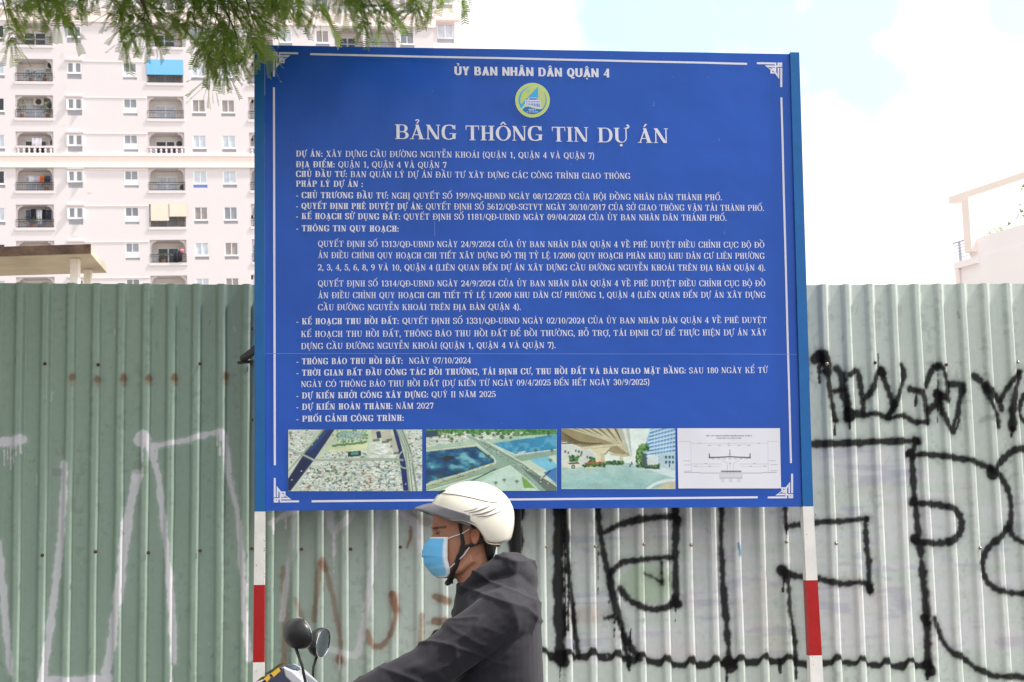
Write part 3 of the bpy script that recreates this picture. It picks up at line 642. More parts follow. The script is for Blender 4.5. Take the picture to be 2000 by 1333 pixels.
    x, z = at(1580, 673); MB().hexa([(x - .01, .02, z - .008), (x + .028, .2, z - .008), (x + .028, .24, z - .008), (x - .01, .04, z - .008)], [(x - .01, .02, z + .008), (x + .028, .2, z + .002), (x + .028, .24, z + .002), (x - .01, .04, z + .008)]).build('bracket', mk, root)
    for px_, py_, r in ((496, 125, .009), (496, 197, .009), (496, 272, .007), (495.5, 423, .008), (495.5, 541, .011), (496, 641, .008), (496, 820, .007), (1561, 143, .006), (1563, 225, .012), (1564, 262, .006), (1567, 398, .007), (1571, 542, .010), (1574, 622, .006), (1576, 668, .007), (1580, 762, .007)):
        x, z = at(px_, py_); MB().tube([(x - .012, .013, z), (x + .0045 * (1 if px_ > 1000 else -1), .013, z)], r, 8).build('bolt', mk, root)
    # ---- everything printed white
    mw = mat('white print', S(221, 220, 236), 0.35, spec=0.4)
    yo = -0.0022
    def strip(m, a, b, w=4.1):
        (xa, za), (xb, zb) = at(*a), at(*b); d = np.array((xb - xa, zb - za)); L = np.hypot(*d); d /= L; n = np.array((-d[1], d[0])) * w * 8 / F / 2; k = max(2, int(L / .03))
        for q in range(k):
            p0 = np.array((xa, za)) + d * L * q / k; p1 = np.array((xa, za)) + d * L * (q + 1) / k; pts = [p0 - n, p1 - n, p1 + n, p0 + n]
            m.add([(p[0], wave(*p) + yo, p[1]) for p in pts], [(0, 1, 2, 3)])
    for a, b in (((605.7, 106.3), (1459, 125.3)), ((535, 171), (536.8, 909)), ((608.5, 979.6), (1479.6, 971.8)), ((1525.8, 191), (1544.6, 905))):
        m = MB(); strip(m, a, b); m.build('border_line', mw, root)
    # corner ornaments, drawn inwards from the corner: one shape turned four ways
    orn = [[(0, 0), (9.2, 0), (9.2, 3.8), (0, 3.8)], [(11.6, 0), (49.5, 0), (49.5, 3.8), (11.6, 3.8)], [(0, 3.8), (4, 3.8), (4, 8.4), (0, 8.4)], [(5.6, 3.8), (9.2, 3.8), (9.2, 8.4), (5.6, 8.4)], [(0, 10), (4, 10), (4, 48), (0, 48)],
           [(4, 5.8), (34.5, 5.8), (29, 9.5), (4, 8.4)], [(29.2, 9.5), (34.5, 5.8), (24, 13.6), (18, 13.6)], [(14.6, 10.2), (22.5, 10.2), (18, 13.6), (14.6, 13.6)], [(5.8, 10), (9.2, 10), (9.2, 28), (5.8, 32.5)], [(9.4, 22), (14, 16), (14.4, 21.5), (9.4, 28)],
           [(11.6, 3.8), (14.6, 3.8), (14.6, 17), (11.6, 20)], [(14.6, 13.6), (23, 13.6), (23, 16.5), (17.5, 16.5)], [(20, 16.5), (23, 16.5), (23, 21.6), (20, 21.6)], [(14.6, 18.5), (20, 18.5), (20, 21.6), (14.6, 21.6)], [(14.6, 13.6), (17.5, 16.5), (16.4, 18.5), (14.6, 18.5)]]
    for cx, cy, sx, sy, sl in ((533, 102.0, 1, 1, .017), (1527.6, 123.0, -1, 1, .017), (534.6, 982, 1, -1, -.008), (1548.6, 973.7, -1, -1, -.008)):
        m = MB()
        for k, q in enumerate(orn):
            P = [at(cx + sx * x, cy + sy * y + sl * sx * x) for x, y in q]
            if sx * sy < 0: P = P[::-1]
            m.add([(p[0], wave(*p) + yo - k * 2e-5, p[1]) for p in P], [(0, 1, 2, 3)])
        m.build('corner_ornament', mw, root)
    ms_ = mat('film seam', S(96, 136, 214), 0.35)
    m = MB(); strip(m, (519, 690.8), (1557, 692.5), 1.0); m.build('film_seam', ms_, root)
    m = MB(); strip(m, (516.6, 100), (517, 187), 1.4); m.build('sheet_edge', mw, root); m = MB(); strip(m, (517, 240), (517.4, 700), 0.7); m.build('sheet_edge', mw, root)
    for px_, py_, L in ((871, 110, 2), (1193.5, 107.5, 2), (1296, 113, 2), (1277, 200, 8), (1275, 206, 3), (1314, 151, 2), (1383, 151, 2), (1404, 271, 5), (1415, 452, 6), (845, 178, 2), (849, 432, 30), (980, 827, 2), (691, 972, 2), (1115, 321, 2)):
        m = MB(); strip(m, (px_, py_), (px_ + .3, py_ + L), 1.1); m.build('scratch', ms_, root)
    # ---- lettering
    reg = Face(.155, .060, .085, .050); bold = Face(.205, .075, .085, .060); head = Face(.235, .15, 0, 0, wide=.92); titl = Face(.18, .055, .085, .045, wide=1.12)
    def line(m, segs, x0, x1, y0, cap, track=.085):
        runs = []; X = 0
        for face, text in segs:
            g, w = face.set(text, track); runs += [(X + a, q) for a, q in g]; X += w + track
        X -= track
        a = np.array(at(x0, y0)); y1 = y0 + .0166 * (x1 - x0)
        zb = a[1]; t = np.linspace(y0 - 30, y0 + 40, 141); zz = np.array([at(x1, v)[1] for v in t]); y1 = float(np.interp(-zb, -zz, t))   # level line on the board
        b = np.array(at(x1, y1)); top = np.array(at(x0, y0 - cap)); hgt = top[1] - a[1]; sx = (b[0] - a[0]) / X
        shear = (top[0] - a[0]) / hgt * 0
        for gx, qs in runs:
            for k, q in enumerate(qs):
                P = [(a[0] + (gx + x) * sx, zb + y * hgt) for x, y in q]; c0 = P[0]; d = wave(*c0) + yo - k * 1.2e-5
                m.add([(p[0], d, p[1]) for p in P], [tuple(range(len(P)))])
        return m
    def words(face, text, x0, x1, y0, cap, name):        # each word of a heading is a piece of its own
        total = face.set(text, .07)[1]; pos = 0
        for wd in text.split(' '):
            w = face.set(wd, .07)[1]; a, b = x0 + (x1 - x0) * pos / total, x0 + (x1 - x0) * (pos + w) / total
            line(MB(), [(face, wd)], a, b, y0 + .0152 * (a - x0), cap, .07).build(name, mw, root); pos += w + face.glyph(' ')[1] + .14
    words(head, 'ỦY BAN NHÂN DÂN QUẬN 4', 887.5, 1189.5, 147.5, 17.0, 'heading_lettering'); words(titl, 'BẢNG THÔNG TIN DỰ ÁN', 771.5, 1305, 272.5, 28.5, 'title_lettering')
    B, R = bold, reg
    L = [([(B, 'DỰ ÁN:'), (R, ' XÂY DỰNG CẦU ĐƯỜNG NGUYỄN KHOÁI (QUẬN 1, QUẬN 4 VÀ QUẬN 7)')], 578, 1160.5, 306.3),
         ([(B, 'ĐỊA ĐIỂM:'), (R, ' QUẬN 1, QUẬN 4 VÀ QUẬN 7')], 578, 872, 327),
         ([(B, 'CHỦ ĐẦU TƯ:'), (R, ' BAN QUẢN LÝ DỰ ÁN ĐẦU TƯ XÂY DỰNG CÁC CÔNG TRÌNH GIAO THÔNG')], 578, 1230.5, 346),
         ([(B, 'PHÁP LÝ DỰ ÁN :')], 578, 709, 365),
         ([(B, '- CHỦ TRƯƠNG ĐẦU TƯ:'), (R, ' NGHỊ QUYẾT SỐ 199/NQ-HĐND NGÀY 08/12/2023 CỦA HỘI ĐỒNG NHÂN DÂN THÀNH PHỐ.')], 578.5, 1410, 387.5),
         ([(B, '- QUYẾT ĐỊNH PHÊ DUYỆT DỰ ÁN:'), (R, ' QUYẾT ĐỊNH SỐ 5612/QĐ-SGTVT NGÀY 30/10/2017 CỦA SỞ GIAO THÔNG VẬN TẢI THÀNH PHỐ.')], 578.5, 1492, 408.5),
         ([(B, '- KẾ HOẠCH SỬ DỤNG ĐẤT:'), (R, ' QUYẾT ĐỊNH SỐ 1181/QĐ-UBND NGÀY 09/04/2024 CỦA ỦY BAN NHÂN DÂN THÀNH PHỐ.')], 578.5, 1419, 428.5),
         ([(B, '- THÔNG TIN QUY HOẠCH:')], 578.5, 779, 452.3),
         ([(R, 'QUYẾT ĐỊNH SỐ 1313/QĐ-UBND NGÀY 24/9/2024 CỦA ỦY BAN NHÂN DÂN QUẬN 4 VỀ PHÊ DUYỆT ĐIỀU CHỈNH CỤC BỘ ĐỒ')], 621, 1493, 482.6),
         ([(R, 'ÁN ĐIỀU CHỈNH QUY HOẠCH CHI TIẾT XÂY DỰNG ĐÔ THỊ TỶ LỆ 1/2000 (QUY HOẠCH PHÂN KHU) KHU DÂN CƯ LIÊN PHƯỜNG')], 621, 1493, 504.8),
         ([(R, '2, 3, 4, 5, 6, 8, 9 VÀ 10, QUẬN 4 (LIÊN QUAN ĐẾN DỰ ÁN XÂY DỰNG CẦU ĐƯỜNG NGUYỄN KHOÁI TRÊN ĐỊA BÀN QUẬN 4).')], 621, 1494.5, 528.5),
         ([(R, 'QUYẾT ĐỊNH SỐ 1314/QĐ-UBND NGÀY 24/9/2024 CỦA ỦY BAN NHÂN DÂN QUẬN 4 VỀ PHÊ DUYỆT ĐIỀU CHỈNH CỤC BỘ ĐỒ')], 621, 1494.5, 560),
         ([(R, 'ÁN ĐIỀU CHỈNH QUY HOẠCH CHI TIẾT TỶ LỆ 1/2000 KHU DÂN CƯ PHƯỜNG 1, QUẬN 4 (LIÊN QUAN ĐẾN DỰ ÁN XÂY DỰNG')], 621, 1494.5, 583),
         ([(R, 'CẦU ĐƯỜNG NGUYỄN KHOÁI TRÊN ĐỊA BÀN QUẬN 4).')], 621, 1017, 606.5),
         ([(B, '- KẾ HOẠCH THU HỒI ĐẤT:'), (R, ' QUYẾT ĐỊNH SỐ 1331/QĐ-UBND NGÀY 02/10/2024 CỦA ỦY BAN NHÂN DÂN QUẬN 4 VỀ PHÊ DUYỆT')], 579, 1497, 633.8),
         ([(R, 'KẾ HOẠCH THU HỒI ĐẤT, THÔNG BÁO THU HỒI ĐẤT ĐỂ BỒI THƯỜNG, HỖ TRỢ, TÁI ĐỊNH CƯ ĐỂ THỰC HIỆN DỰ ÁN XÂY')], 588, 1497, 658.6),
         ([(R, 'DỰNG CẦU ĐƯỜNG NGUYỄN KHOÁI (QUẬN 1, QUẬN 4 VÀ QUẬN 7).')], 588, 1085, 682.3),
         ([(B, '- THÔNG BÁO THU HỒI ĐẤT:'), (R, '  NGÀY 07/10/2024')], 579, 919.5, 712),
         ([(B, '- THỜI GIAN BẮT ĐẦU CÔNG TÁC BỒI THƯỜNG, TÁI ĐỊNH CƯ, THU HỒI ĐẤT VÀ BÀN GIAO MẶT BẰNG:'), (R, ' SAU 180 NGÀY KỂ TỪ')], 579, 1499, 734.2),
         ([(R, 'NGÀY CÓ THÔNG BÁO THU HỒI ĐẤT (DỰ KIẾN TỪ NGÀY 09/4/2025 ĐẾN HẾT NGÀY 30/9/2025)')], 588, 1268.5, 756.5),
         ([(B, '- DỰ KIẾN KHỞI CÔNG XÂY DỰNG:'), (R, ' QUÝ II NĂM 2025')], 579, 968, 778.8),
         ([(B, '- DỰ KIẾN HOÀN THÀNH:'), (R, ' NĂM 2027')], 579, 846.5, 800.8),
         ([(B, '- PHỐI CẢNH CÔNG TRÌNH:')], 579, 788.8, 824.2)]
    m = MB()
    for segs, x0, x1, y in L: line(m, segs, x0, x1, y, 11.7, .075)
    m.build('body_lettering', mw, root)
    # ---- printed pictures and the emblem
    mprint = mat('colour print', rough=0.35, attr=True, spec=0.4)
    def place(R_, to_px, name, keep=None, y=-0.0026):
        px = to_px(R_.X, R_.Y); n = R_.X.size; V = np.empty((n, 3))
        if name == 'printed_picture':
            c0 = R_.C; c0 = .5 * c0 + .125 * (np.roll(c0, 1, 0) + np.roll(c0, -1, 0) + np.roll(c0, 1, 1) + np.roll(c0, -1, 1)); gr = fbm(R_.X / 5.3, R_.Y / 4.1, 3) - .5; g2 = fbm(R_.X / 60, R_.Y / 38, 3) - .5
            R_.C = np.clip(c0 * (1 + (.34 * gr + .30 * g2))[..., None], 0, 1) if R_.C.mean() < .7 else c0
        # the print lies flat: map its four corners, then fill in between
        x0, x1, y0, y1 = R_.X.min(), R_.X.max(), R_.Y.min(), R_.Y.max(); cs = [np.array(at(*to_px(a, b))) for a, b in ((x0, y0), (x1, y0), (x1, y1), (x0, y1))]
        a = ((R_.X - x0) / (x1 - x0)).ravel()[:, None]; b = ((R_.Y - y0) / (y1 - y0)).ravel()[:, None]
        P = (cs[0] * (1 - a) + cs[1] * a) * (1 - b) + (cs[3] * (1 - a) + cs[2] * a) * b
        V[:, 0] = P[:, 0]; V[:, 2] = P[:, 1]; V[:, 1] = (fbm(P[:, 0] * 2.0, P[:, 1] * 2.0, 3) - .5) * .012 + y
        idx = np.arange(n).reshape(R_.X.shape); Fq = np.stack([idx[1:, :-1], idx[1:, 1:], idx[:-1, 1:], idx[:-1, :-1]], -1)
        if keep is not None: Fq = Fq[keep(R_.X[:-1, :-1] + R_.step / 2, R_.Y[:-1, :-1] + R_.step / 2)]
        return mesh_np(name, V, Fq.reshape(-1, 4), mprint, root, R_.C.reshape(-1, 3), smooth=True)
    def emblem():
        q = Raster(340, 300, 1255, 1215, 3.4); cx, cy, Rr = 797, 757, 450
        lime, lite, blue_, navy, wht = S(198, 208, 108), S(196, 226, 190), S(62, 170, 232), S(44, 108, 190), S(214, 214, 240)
        d = np.hypot(q.X - cx, q.Y - cy); q.C[:] = lite; q.blend(sstep(441, 435, d), lime); q.blend(sstep(378, 372, d) , lite); ins = sstep(370, 364, d); q.blend(ins, lime)
        left = (q.X < 930); cres = np.hypot(q.X - 857, q.Y - 765)
        q.blend(ins * left * sstep(372, 380, cres) * sstep(340, 400, q.Y), blue_)
        q.blend(ins * (q.X > 940) * .45, S(176, 196, 160))
        for k in range(5):
            a = -math.pi / 2 + k * 4 * math.pi / 5; b = -math.pi / 2 + (k + 1) * 4 * math.pi / 5
            q.line([(680 + 58 * math.cos(a), 525 + 58 * math.sin(a)), (680 + 58 * math.cos(b), 525 + 58 * math.sin(b))], 10, S(120, 180, 190), .8)
        q.poly([(940, 395), (945, 760), (600, 760)], blue_); q.poly([(600, 740), (690, 740), (560, 900), (520, 960), (450, 870), (520, 850)], blue_)
        q.blend(ins * (q.X > 1000) * (q.X < 1060) * (q.Y > 410) * (q.Y < 480) * .5, blue_)
        q.poly([(700, 690), (910, 690), (945, 755), (660, 755)], wht); q.poly([(715, 708), (905, 708), (925, 745), (690, 745)], navy)
        q.poly([(600, 755), (1008, 745), (1010, 960), (930, 950), (600, 885)], wht)
        for k in range(9): q.poly([(630 + k * 41, 782), (652 + k * 41, 782), (652 + k * 41, 812), (630 + k * 41, 812)], navy); q.poly([(630 + k * 41, 842), (652 + k * 41, 842), (652 + k * 41, 868 + 9 * k), (630 + k * 41, 866 + 9 * k)], navy)
        wv = catmull([(440, 960), (520, 965), (600, 910), (680, 895), (800, 925), (900, 950), (1010, 960), (1080, 930), (1150, 800)], 8)
        yy = np.interp(q.X, wv[:, 0], wv[:, 1]); q.blend(ins * sstep(-6, 6, q.Y - yy), lite); q.blend(ins * sstep(-6, 6, q.Y - yy - 30) * sstep(520, 545, q.X), navy)
        q.blend(ins * sstep(-4, 4, np.hypot(q.X - 780, q.Y - 740) - 362) * (q.X > 1000) * (q.Y > 560), navy)
        o = place(q, lambda x, y: (980 + x / 13.333, 140 + y / 13.333), 'emblem', lambda x, y: np.hypot(x - cx, y - cy) < Rr)
        m = MB(); fc = Face(.24, .17, 0, 0, wide=.85)
        def tiny(txt, xa, xb, yb, hpx):
            g, w = fc.set(txt, .1); k = 0
            for gx, qs in g:
                for qq in qs:
                    P = [at(980 + (xa + (gx + x) / w * (xb - xa)) / 13.333, 140 + (yb - y * hpx) / 13.333) for x, y in qq]; k += 1
                    m.add([(p[0], wave(*p) - 0.0032 - (k % 9) * 1.2e-5, p[1]) for p in P], [tuple(range(len(P)))])
        tiny('QUẬN 4', 695, 885, 1022, 38); tiny('TP. HỒ CHÍ MINH', 645, 942, 1076, 26); m.build('emblem_lettering', mw, o)
    emblem()
    rg = np.random.default_rng(3)
    def city(q, region, n, palette, sz):
        msk = q.inside(region); xs, ys = zip(*region); k = 0
        q.poly(region, S(205, 214, 200))
        for _ in range(n):
            x, y = rg.uniform(min(xs), max(xs)), rg.uniform(min(ys), max(ys))
            a, b = rg.uniform(*sz), rg.uniform(*sz) * .7; sk = rg.uniform(-.3, .3); col = palette[rg.integers(len(palette))]
            pts = [(x, y), (x + a, y + sk * a), (x + a + 2, y + b + sk * a), (x + 2, y + b)]; m_ = q.inside(pts) & msk; q.blend(m_ * 1.0, col)
            m2 = q.inside([(x, y + b), (x + a, y + b + sk * a), (x + a, y + b + 3 + sk * a), (x, y + b + 3)]) & msk; q.blend(m2 * .7, S(96, 110, 100))
    PAL = [S(226, 232, 220), S(228, 234, 226), S(216, 226, 218), S(238, 240, 232), S(206, 216, 208), S(222, 230, 214), S(230, 234, 224), S(212, 220, 206), S(214, 222, 210), S(236, 238, 230), S(200, 210, 205), S(180, 195, 190), S(150, 182, 205), S(170, 120, 100), S(120, 150, 110), S(232, 226, 208), S(222, 228, 220), S(84, 110, 90)]
    def pic1():
        q = Raster(229, 253, 1180, 690, 3.0); q.C[:] = S(196, 206, 190)
        city(q, [(229, 253), (430, 253), (330, 420), (229, 520)], 260, PAL, (8, 22)); city(q, [(400, 480), (1010, 470), (1045, 690), (290, 690)], 1500, PAL, (8, 26)); city(q, [(1060, 253), (1180, 253), (1180, 690), (1120, 690)], 320, PAL, (7, 20))
        q.poly([(560, 253), (1000, 253), (1010, 400), (980, 460), (440, 460)], S(198, 212, 182)); q.poly([(520, 400), (790, 340), (790, 390), (520, 425)], S(214, 220, 178))
        city(q, [(500, 415), (780, 400), (790, 455), (440, 460)], 160, PAL, (7, 18)); city(q, [(800, 350), (1000, 330), (990, 455), (800, 455)], 60, PAL[:5], (20, 50))
        for x in range(545, 780, 9): q.disk(x, 365 - (x - 545) * .09 + rg.normal(0, 3), 8, S(96, 134, 78))
        for _ in range(90): q.disk(rg.uniform(540, 790), rg.uniform(256, 345), rg.uniform(4, 9), S(104, 142, 92))
        for k in range(7): q.poly([(600 + k * 24, 262), (618 + k * 24, 262), (590 + k * 26, 330), (575 + k * 26, 330)], S(150, 180, 178))
        q.poly([(652, 412), (742, 404), (744, 440), (652, 448)], S(34, 60, 52)); q.poly([(672, 418), (725, 412), (725, 430), (672, 434)], S(90, 150, 140))
        for a, b, c_ in ((815, 258, 50), (880, 270, 55), (940, 300, 60), (960, 350, 50), (910, 255, 45)): q.poly([(a, b), (a + c_, b - 4), (a + c_ + 12, b + 60), (a + 14, b + 66)], S(188, 188, 170)); q.poly([(a + 14, b + 66), (a + c_ + 12, b + 60), (a + c_ + 10, b + 76), (a + 14, b + 82)], S(110, 112, 104))
        q.poly([(850, 270), (880, 262), (890, 310), (860, 318)], S(40, 52, 96))
        q.poly([(470, 253), (562, 253), (420, 460), (245, 690), (229, 690), (229, 600), (330, 440)], S(26, 46, 96)); q.poly([(470, 255), (520, 253), (400, 400), (350, 420)], S(44, 84, 140), .5); q.poly([(229, 610), (330, 460), (380, 480), (240, 690), (229, 690)], S(14, 26, 58), .7)
        q.poly([(970, 253), (1000, 253), (1060, 480), (1090, 690), (1045, 690), (1010, 400)], S(24, 44, 104))
        q.line([(480, 253), (330, 430), (229, 545)], 9, S(150, 166, 126)); q.line([(562, 253), (415, 470), (250, 690)], 8, S(196, 204, 186)); q.line([(1000, 253), (1060, 400), (1090, 690)], 14, S(150, 168, 150)); q.line([(1035, 253), (1095, 400), (1140, 690)], 14, S(128, 146, 132)); q.line([(1018, 253), (1078, 400), (1112, 690)], 5, S(70, 92, 84))
        q.line([(229, 395), (320, 425), (410, 470), (980, 466), (1040, 470)], 15, S(140, 158, 142)); q.line([(229, 395), (320, 425), (410, 470), (980, 466)], 4, S(206, 212, 200)); 
        th = np.linspace(0, 2 * math.pi, 40); ringp = [(1058 + 48 * math.cos(a), 466 + 62 * math.sin(a)) for a in th]; q.line(ringp, 9, S(150, 170, 150)); q.line(ringp, 3, S(214, 220, 206)); q.line([(980, 466), (1040, 408)], 7, S(160, 176, 160)); q.line([(980, 468), (1040, 526)], 7, S(160, 176, 160))
        for _ in range(34): q.disk(rg.uniform(410, 1010), rg.uniform(490, 688), rg.uniform(4, 8), S(84, 126, 94))
        for x, y in ((438, 315), (322, 548), (1062, 640), (398, 362), (255, 610)): q.disk(x, y, 4, S(220, 224, 226))
        place(q, lambda x, y: (500 + x / 3.636, 770 + y / 3.636), 'printed_picture')
    def pic2():
        q = Raster(1208, 250, 2135, 688, 3.0); q.C[:] = S(170, 200, 178); W = 2135
        q.poly([(1208, 250), (W, 250), (W, 285), (1208, 330)], S(84, 138, 70)); city(q, [(1208, 265), (1960, 270), (1640, 330), (1500, 330), (1208, 380)], 330, PAL, (8, 24))
        for _ in range(160): q.disk(rg.uniform(1208, W), rg.uniform(250, 282), rg.uniform(6, 14), [S(70, 128, 60), S(96, 150, 76), S(54, 104, 58)][rg.integers(3)])
        for _ in range(26): q.disk(rg.uniform(1230, 1900), rg.uniform(285, 320), rg.uniform(6, 12), S(70, 116, 70))
        q.poly([(1208, 268), (1290, 256), (1290, 300), (1208, 310)], S(48, 74, 92))
        wat = [(1208, 412), (1560, 374), (1690, 470), (1690, 500), (1240, 620), (1208, 640)]; q.poly(wat, S(30, 84, 128)); m_ = q.inside(wat)
        cl = fbm(q.X / 70.0, q.Y / 40.0, 4); q.blend(m_ * sstep(.48, .68, cl) * .8, S(70, 150, 170)); q.blend(m_ * sstep(.5, .3, cl) * .6, S(16, 46, 84)); q.blend(m_ * sstep(.62, .75, cl) * .6, S(140, 200, 206))
        wa2 = [(1680, 350), (W, 285), (W, 400), (1850, 435), (1760, 400)]; q.poly(wa2, S(52, 138, 178)); q.blend(q.inside(wa2) * sstep(.45, .65, fbm(q.X / 40.0, q.Y / 30.0, 3)) * .5, S(110, 186, 210))
        q.poly([(1208, 395), (1560, 355), (1570, 372), (1208, 412)], S(176, 190, 168)); q.line([(1208, 404), (1560, 364)], 4, S(226, 228, 206))
        q.poly([(1860, 480), (W, 430), (W, 600), (2040, 640)], S(196, 212, 190)); q.poly([(1560, 640), (1800, 505), (1960, 640), (2000, 690), (1500, 690)], S(190, 216, 202)); q.poly([(1885, 590), (1920, 590), (1990, 670), (1900, 670)], S(116, 164, 70))
        q.poly([(1940, 470), (2070, 440), (W, 500), (W, 590)], S(120, 190, 214)); q.poly([(2040, 560), (W, 520), (W, 640)], S(60, 120, 180))
        road = S(140, 168, 150); q.poly([(1560, 345), (1630, 335), (1880, 480), (2000, 570), (W, 640), (W, 690), (2000, 690), (1800, 505), (1690, 470)], road); q.poly([(1208, 640), (1690, 485), (1860, 440), (W, 400), (W, 432), (1880, 480), (1700, 545), (1208, 690)], road)
        q.poly([(1950, 560), (W, 650), (W, 690), (2060, 690), (1880, 520)], S(96, 112, 104)); q.line([(1500, 300), (1600, 345)], 16, road); q.line([(1330, 280), (1560, 345)], 8, S(180, 190, 150))
        for pts in ([(1560, 348), (1690, 455), (1700, 490), (1208, 645)], [(1630, 338), (1880, 482), (W, 655)], [(1800, 508), (1940, 620), (2010, 690)], [(1208, 690), (1700, 548), (1800, 510)], [(1690, 365), (1840, 432), (W, 395)]): q.line(pts, 5, S(226, 234, 220))
        q.line([(1600, 345), (1870, 490), (W, 670)], 3, S(80, 84, 70)); q.line([(1208, 655), (1690, 500)], 4, S(214, 206, 120)); q.line([(1208, 672), (1500, 585)], 4, S(206, 200, 130)); q.line([(1700, 535), (1480, 640)], 10, S(70, 106, 78)); q.line([(1560, 378), (1680, 470)], 12, S(30, 52, 60), .8)
        for _ in range(46):
            t = rg.uniform(0, 1); x, y = 1600 + 520 * t + rg.normal(0, 14), 350 + 300 * t + rg.normal(0, 12); q.poly([(x, y), (x + 9, y + 3), (x + 8, y + 7), (x - 1, y + 4)], [S(60, 66, 66), S(220, 222, 220), S(120, 60, 50)][rg.integers(3)])
        for _ in range(26): t = rg.uniform(0, 1); x, y = 1240 + 440 * t, 650 - 145 * t + rg.normal(0, 8); q.poly([(x, y), (x + 9, y - 3), (x + 9, y + 1), (x, y + 4)], S(70, 78, 76))
        q.poly([(1320, 460), (1345, 440), (1400, 440), (1412, 455), (1360, 478), (1330, 476)], S(36, 50, 60)); q.line([(1345, 440), (1350, 425)], 3, S(60, 70, 76)); q.poly([(1850, 420), (1905, 404), (1915, 412), (1870, 432)], S(200, 206, 200)); q.line([(2040, 590), (2090, 545)], 8, S(26, 40, 46))
        for x, y in ((1310, 575), (1430, 545), (1535, 515), (1615, 498), (1650, 440), (1290, 590), (1985, 400), (1760, 610), (1850, 620), (1700, 630), (2090, 470), (2100, 400)):
            q.line([(x, y), (x + 2, y + 22)], 3, S(60, 60, 40))
            for k in range(7): a = k * .9; q.line([(x, y), (x + 15 * math.cos(a), y + 11 * math.sin(a))], 4, S(64, 86, 44))
        place(q, lambda x, y: (500 + x / 3.636, 770 + y / 3.636), 'printed_picture')
    def pic3():
        q = Raster(168, 245, 978, 675, 2.8); q.C[:] = S(222, 232, 222)
        g = sstep(245, 520, q.Y); q.blend(.5 * (1 - g), S(206, 224, 222))
        q.poly([(740, 420), (800, 245), (978, 245), (978, 560), (860, 500), (780, 480)], S(150, 190, 220))
        for k in range(11):
            y0 = 262 + k * 26; q.line([(800 - k * 5, y0 + 14), (978, y0 - 40 + k * 3.5)], 8, S(60, 120, 178)); q.line([(800 - k * 5, y0 + 4), (978, y0 - 52 + k * 3.5)], 5, S(214, 230, 236))
        for k in range(7): q.line([(832 + k * 22, 245), (826 + k * 21, 430)], 4, S(190, 214, 228))
        q.poly([(860, 430), (978, 420), (978, 570), (860, 520)], S(176, 200, 206)); 
        for k in range(6): q.poly([(905 + k % 3 * 24, 440 + k // 3 * 34), (921 + k % 3 * 24, 440 + k // 3 * 34), (921 + k % 3 * 24, 460 + k // 3 * 34), (905 + k % 3 * 24, 460 + k // 3 * 34)], S(54, 92, 130))
        q.poly([(168, 350), (330, 380), (420, 440), (420, 520), (168, 530)], S(206, 212, 204)); 
        for x, y in ((190, 400), (212, 408), (285, 400), (305, 405), (265, 395), (300, 425), (345, 440)): q.poly([(x, y), (x + 12, y), (x + 12, y + 20), (x, y + 20)], S(92, 110, 116))
        deck = [(168, 245), (650, 245), (668, 440), (600, 445), (480, 400), (330, 385), (168, 330)]; q.poly(deck, S(150, 140, 104))
        for k in range(7): q.poly([(168, 262 + k * 14), (168, 270 + k * 14), (330 + k * 22, 372 - k * 3), (330 + k * 22, 366 - k * 3)], S(96, 84, 60))
        for k in range(7):
            xa = 215 + k * 58; q.poly([(xa, 245), (xa + 34, 245), (560 + k * 14, 345 + k * 12), (545 + k * 14, 350 + k * 12)], S(196, 190, 158)); q.poly([(xa + 34, 245), (xa + 46, 245), (566 + k * 14, 343 + k * 12), (560 + k * 14, 345 + k * 12)], S(98, 88, 62))
        q.poly([(570, 245), (650, 245), (668, 440), (655, 450)], S(176, 186, 176)); q.poly([(600, 245), (625, 245), (664, 440), (658, 446)], S(214, 220, 210))
        q.poly([(300, 378), (600, 345), (610, 362), (320, 396)], S(176, 168, 132)); q.poly([(300, 378), (320, 396), (610, 362), (600, 352)], S(206, 200, 164))
        q.poly([(370, 392), (520, 376), (476, 420), (474, 500), (412, 500), (412, 422)], S(214, 208, 176)); q.poly([(474, 424), (520, 378), (530, 380), (476, 436)], S(150, 142, 110)); q.poly([(446, 424), (476, 420), (474, 500), (446, 500)], S(190, 184, 152))
        q.poly([(500, 420), (640, 430), (640, 445), (520, 436)], S(190, 184, 150)); q.poly([(580, 440), (606, 440), (602, 480), (584, 480)], S(196, 190, 160))
        q.poly([(168, 525), (640, 488), (760, 520), (978, 560), (978, 675), (168, 675)], S(150, 190, 186)); rd = q.inside([(168, 525), (640, 488), (760, 520), (978, 560), (978, 675), (168, 675)]); q.blend(rd * sstep(675, 520, q.Y) * .35, S(196, 214, 204)); q.blend(rd * sstep(.45, .7, fbm(q.X / 90, q.Y / 26, 3)) * .25, S(120, 170, 174))
        q.poly([(640, 488), (690, 486), (978, 545), (978, 600), (760, 530)], S(196, 214, 216))
        q.poly([(330, 500), (480, 492), (480, 515), (345, 532)], S(214, 206, 160))
        for (xa, xb, ya, yb, n) in ((335, 480, 488, 515, 130), (480, 610, 478, 500, 80), (225, 290, 440, 485, 50), (372, 405, 450, 485, 30), (700, 745, 400, 520, 120), (720, 785, 358, 410, 80), (770, 865, 500, 522, 70)):
            for _ in range(n): q.disk(rg.uniform(xa, xb), rg.uniform(ya, yb), rg.uniform(5, 10), [S(44, 92, 50), S(76, 128, 58), S(116, 156, 84), S(34, 72, 44)][rg.integers(4)])
        for _ in range(20): q.disk(rg.uniform(350, 470), rg.uniform(488, 500), 5, S(190, 80, 70))
        q.poly([(738, 425), (772, 420), (776, 510), (745, 515)], S(70, 84, 88)); q.poly([(780, 430), (855, 430), (855, 500), (780, 505)], S(206, 220, 220)); q.poly([(720, 500), (760, 530), (870, 535), (865, 522), (770, 515)], S(50, 66, 60))
